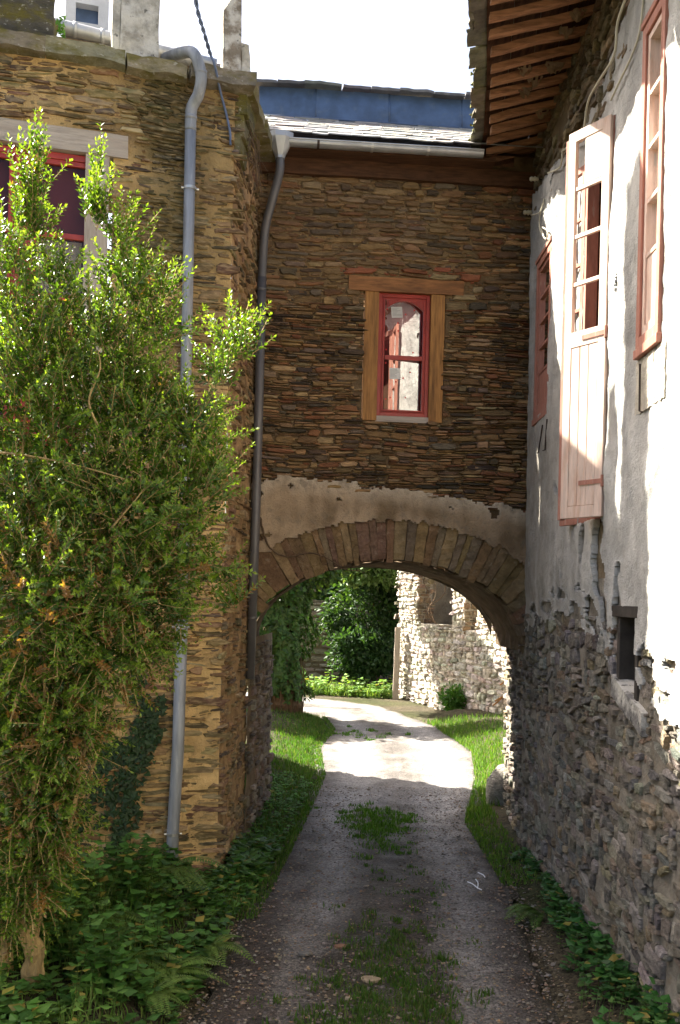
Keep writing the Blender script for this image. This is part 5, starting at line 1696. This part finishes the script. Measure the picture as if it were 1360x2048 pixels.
a, z = rbz(860, 1248)
for i in range(3):
    p = RB(a + i * .06, z - .05, -.2)
    mb.tube(pipe_pts([p, p + Vector((-.15 - i * .1, .1, .4)), p + Vector((-.25 + .2 * i, .1, .9)), p + Vector((-.5 + .3 * i, .1, 1.5))]), [lerp(.02, .006, k / 18) for k in range(19)], 5)
tag(mb.build('dry_branch', M['bark_dark']), 'bare brown branch poking out of the ruined bay', 'branch')
# gate post
mb = MB()
p = onG(791, 1399, .2)
p = Vector((p.x, 28.8, .02)); p.x = ray(791, 1399)[0] * 28.8
mb.beam(p + Vector((-.08, 0, 0)), p + Vector((-.05, 0, 2.1)), (.16, 0, 0), (0, .16, 0), 10, .02)
tag(mb.build('gate_post', M['grey_oak_v']), 'weathered wooden gate post at the left end of the ruined wall', 'post')
# dry twigs by the ruined wall
mb = MB()
for pts in ([(985, 1412), (1005, 1395), (1022, 1378)], [(990, 1402), (1010, 1388), (1024, 1362)], [(1000, 1370), (1012, 1360), (1022, 1340)]):
    mb.tube(pipe_pts([atY(x, y, 24.0) for x, y in pts]), .018, 5)
tag(mb.build('dry_branch', M['timber']), 'dry orange twigs leaning on the ruined wall near the right pier', 'branch')

# foliage masses
def crown(mb, c, rad, n, size, cols, hollow=.45, flat=None):
    for _ in range(n):
        v = rvec() * (rnd(hollow, 1) ** .6)
        k = 1 + .45 * nz(v.x * 2.3 + c[0], v.y * 2.3, v.z * 2.3 + c[2])
        p = Vector(c) + Vector((v.x * rad[0], v.y * rad[1], v.z * rad[2])) * k
        d = (v + rvec() * .9 + Vector((0, 0, -.25))).normalized()
        s = size * rnd(.6, 1.3)
        leaf_quad(mb, p, d, rvec(), s, s * .6, jit(random.choice(cols), .3), .12)
DG = [(.035, .08, .018), (.05, .105, .02), (.03, .065, .015), (.065, .12, .025)]
# ivy-clad tree left of the track
iv2 = thing('ivy_tree', 'ivy covered tree stump at the left bend beyond the arch', 'tree', (-1.25, 24.3, 0))
mb = MB()
tb = Vector((-1.35, 24.3, 0))
mb.tube(pipe_pts([tb, tb + Vector((.02, 0, .6)), tb + Vector((-.05, 0, 1.6)), tb + Vector((-.1, 0, 3.0)), tb + Vector((-.3, .2, 5))]), [lerp(.52, .28, i / 24) * (1 + .08 * math.sin(i * 1.9)) for i in range(25)], 14)
for i in range(60):
    t = rnd(0, 6.28); b = tb + Vector((math.cos(t) * .50, math.sin(t) * .50, 0))
    mb.tube([b, b + Vector((rnd(-.06, .06), 0, .7)), b + Vector((rnd(-.1, .1), 0, 1.5)) - Vector((math.cos(t) * .08, math.sin(t) * .08, 0))], .018, 4)
mb.build('trunk', M['bark_dark'], iv2)
mb = MB()
for i in range(4600):
    z = .35 + 3.1 * rnd(0, 1) ** .8
    t = rnd(0, 6.28)
    r_ = .58 + .45 * nz(math.cos(t) * 2, math.sin(t) * 2, z * 1.3) + .16 * max(0, z - 1.8)
    d = Vector((math.cos(t), math.sin(t), .1))
    ivy_leaf(mb, tb + Vector((-.05 * z, 0, z)) + d * r_ * rnd(.85, 1.05), d + rvec() * .5 + Vector((0, 0, .3)), rnd(.10, .19), jit((.055, .125, .028), .45))
crown(mb, (-.95, 24.0, 4.1), (1.15, .9, 1.0), 3800, .15, DG, .3)
crown(mb, (-.2, 24.2, 4.35), (1.0, .7, .7), 2000, .15, DG, .3)
mb.build('foliage', M['leaf'], iv2)
# trees and shrubs of the dark thicket
def shrub(name, lab, cat, c, rad, n, size, cols, trunk=True, grp=None, tb=None):
    t = thing(name, lab, cat, (c[0], c[1], gz(c[0], c[1])), grp)
    mb = MB(); crown(mb, c, rad, n, size, cols, .3)
    # clumps
    for k in range(7):
        v = rvec(); v.y = -abs(v.y)
        crown(mb, (c[0] + v.x * rad[0] * .85, c[1] + v.y * rad[1] * .8, c[2] + v.z * rad[2] * .85), tuple(x * .38 for x in rad), n // 9, size, cols, .2)
    mb.build('foliage', M['leaf'], t)
    mb = MB()
    for k in range(3):
        b = Vector((c[0] + rnd(-.2, .2), c[1] + rad[1] * .6, -.1)) if tb is None else Vector((tb[0] + rnd(-.1, .1), tb[1], -.1))
        mb.tube(pipe_pts([b, b + Vector((rnd(-.3, .3), 0, c[2] * .4)), Vector(c) + Vector((rnd(-.5, .5) * rad[0], rad[1] * rnd(.3, .6), rnd(-.2, .4) * rad[2]))]), [lerp(.045, .015, i / 12) for i in range(13)], 6)
    mb.build('trunk', M['bark_dark'], t)
    return t
shrub('shrub', 'dark leafy elder filling the middle of the thicket behind the bend', 'shrub', (.85, 32.0, 2.3), (1.3, .9, 1.8), 4200, .17, [(.022, .055, .016), (.03, .07, .02), (.04, .085, .025)], grp='shrubs behind the bend')
shrub('shrub', 'sunlit pale leafed shrub spreading at the top beside the ruined pillar', 'shrub', (.95, 31.3, 4.15), (1.1, .8, .85), 2800, .17, [(.10, .17, .05), (.085, .15, .04), (.13, .19, .07)], grp='shrubs behind the bend', tb=(1.2, 33.0))
shrub('shrub', 'low dark shrub beneath the elder by the gate post', 'shrub', (.7, 31.0, 1.2), (1.0, .6, .8), 2200, .16, [(.03, .075, .022), (.025, .06, .02)], grp='shrubs behind the bend')
shrub('tree', 'tall dark tree rising behind the thicket', 'tree', (-.8, 35.5, 4.2), (3.2, 1.4, 2.6), 6500, .24, DG)
shrub('tree', 'broad tree hiding the lane behind the ivy stump', 'tree', (-5.6, 24.6, 4.2), (2.6, 1.8, 2.4), 5000, .24, DG)
shrub('tree', 'unseen leafy crown added behind the ivy stump to shade the ruined wall', 'tree', (-.1, 27.5, 4.95), (1.2, 1.6, .85), 6000, .20, DG, tb=(-2.0, 27.5))  # crown kept above the arch opening, added to cast shade on the ruin
mb = MB()
def regB():
    x = rnd(-1.6, 1.6); return x, 29.2 + rnd(0, 1.4) - .18 * x, rnd(.5, 1.3)
def surf_b(x, y): return gz(x, y)
weeds(mb, 130, regB, [(.13, .24, .05), (.16, .27, .06), (.10, .19, .04)], .15, .5, 6)
blades(mb, 1600, regB, [(.13, .24, .05), (.18, .26, .08)], (.1, .35), .012)
weeds(mb, 110, regB, [(.13, .24, .05), (.16, .27, .06), (.10, .19, .04)], .10, .3)
tag(mb.build('weeds', M['leaf']), 'sunlit bright weeds along the far edge of the bend', 'weeds', kind='stuff')
shrub('shrub', 'small green shrub at the foot of the ruined wall', 'shrub', (3.1, 25.9, .35), (.42, .3, .35), 900, .10, [(.06, .16, .03), (.08, .19, .035)])
# old boundary wall behind the thicket
bw = MB()
WB = Face((-6, 33.6, 0), (1, 0, 0), (0, -1, 0))
stones(bw, WB, 0, 8.5, 0, 2.8, (.12, .26), (.2, .6), (.02, .09), .03, [(.27, .22, .15), (.33, .28, .19), (.22, .18, .12)], None, wav=.06, rag=.5, seed=71)
sheet(bw, WB, 0, 8.5, -.2, 2.8, .2, lambda a, z: .01, lambda a, z: (.20, .16, .10), None, mi=1, skirt=-.5)
tag(bw.build('stone_wall', [M['schist'], M['mortar']]), 'old boundary wall half hidden behind the thicket', 'wall')
# unseen stone block added to throw shade on the track beyond the arch
rw_ = MB()
WG1 = Face((-2.3, 18.3, 0), (0, -1, 0), (1, 0, 0))
stones(rw_, WG1, 0, 4.2, 0, 6.4, (.1, .22), (.2, .55), (.02, .06), .03, P_LEFT, None, wav=.05, rag=.4, seed=81)
sheet(rw_, WG1, 0, 4.2, -.2, 6.6, .2, lambda a, z: 0, lambda a, z: (.36, .26, .15), None, mi=1)
rw_.obox((-6.5, 14.1, -.2), (4.19, 0, 0), (0, 4.19, 0), (0, 0, 6.78), (.36, .26, .15), 1)
rw_.build('shadow_block', [M['schist'], M['mortar']], lh)

for o in ALL:
    if '_o' in o.keys(): del o['_o']
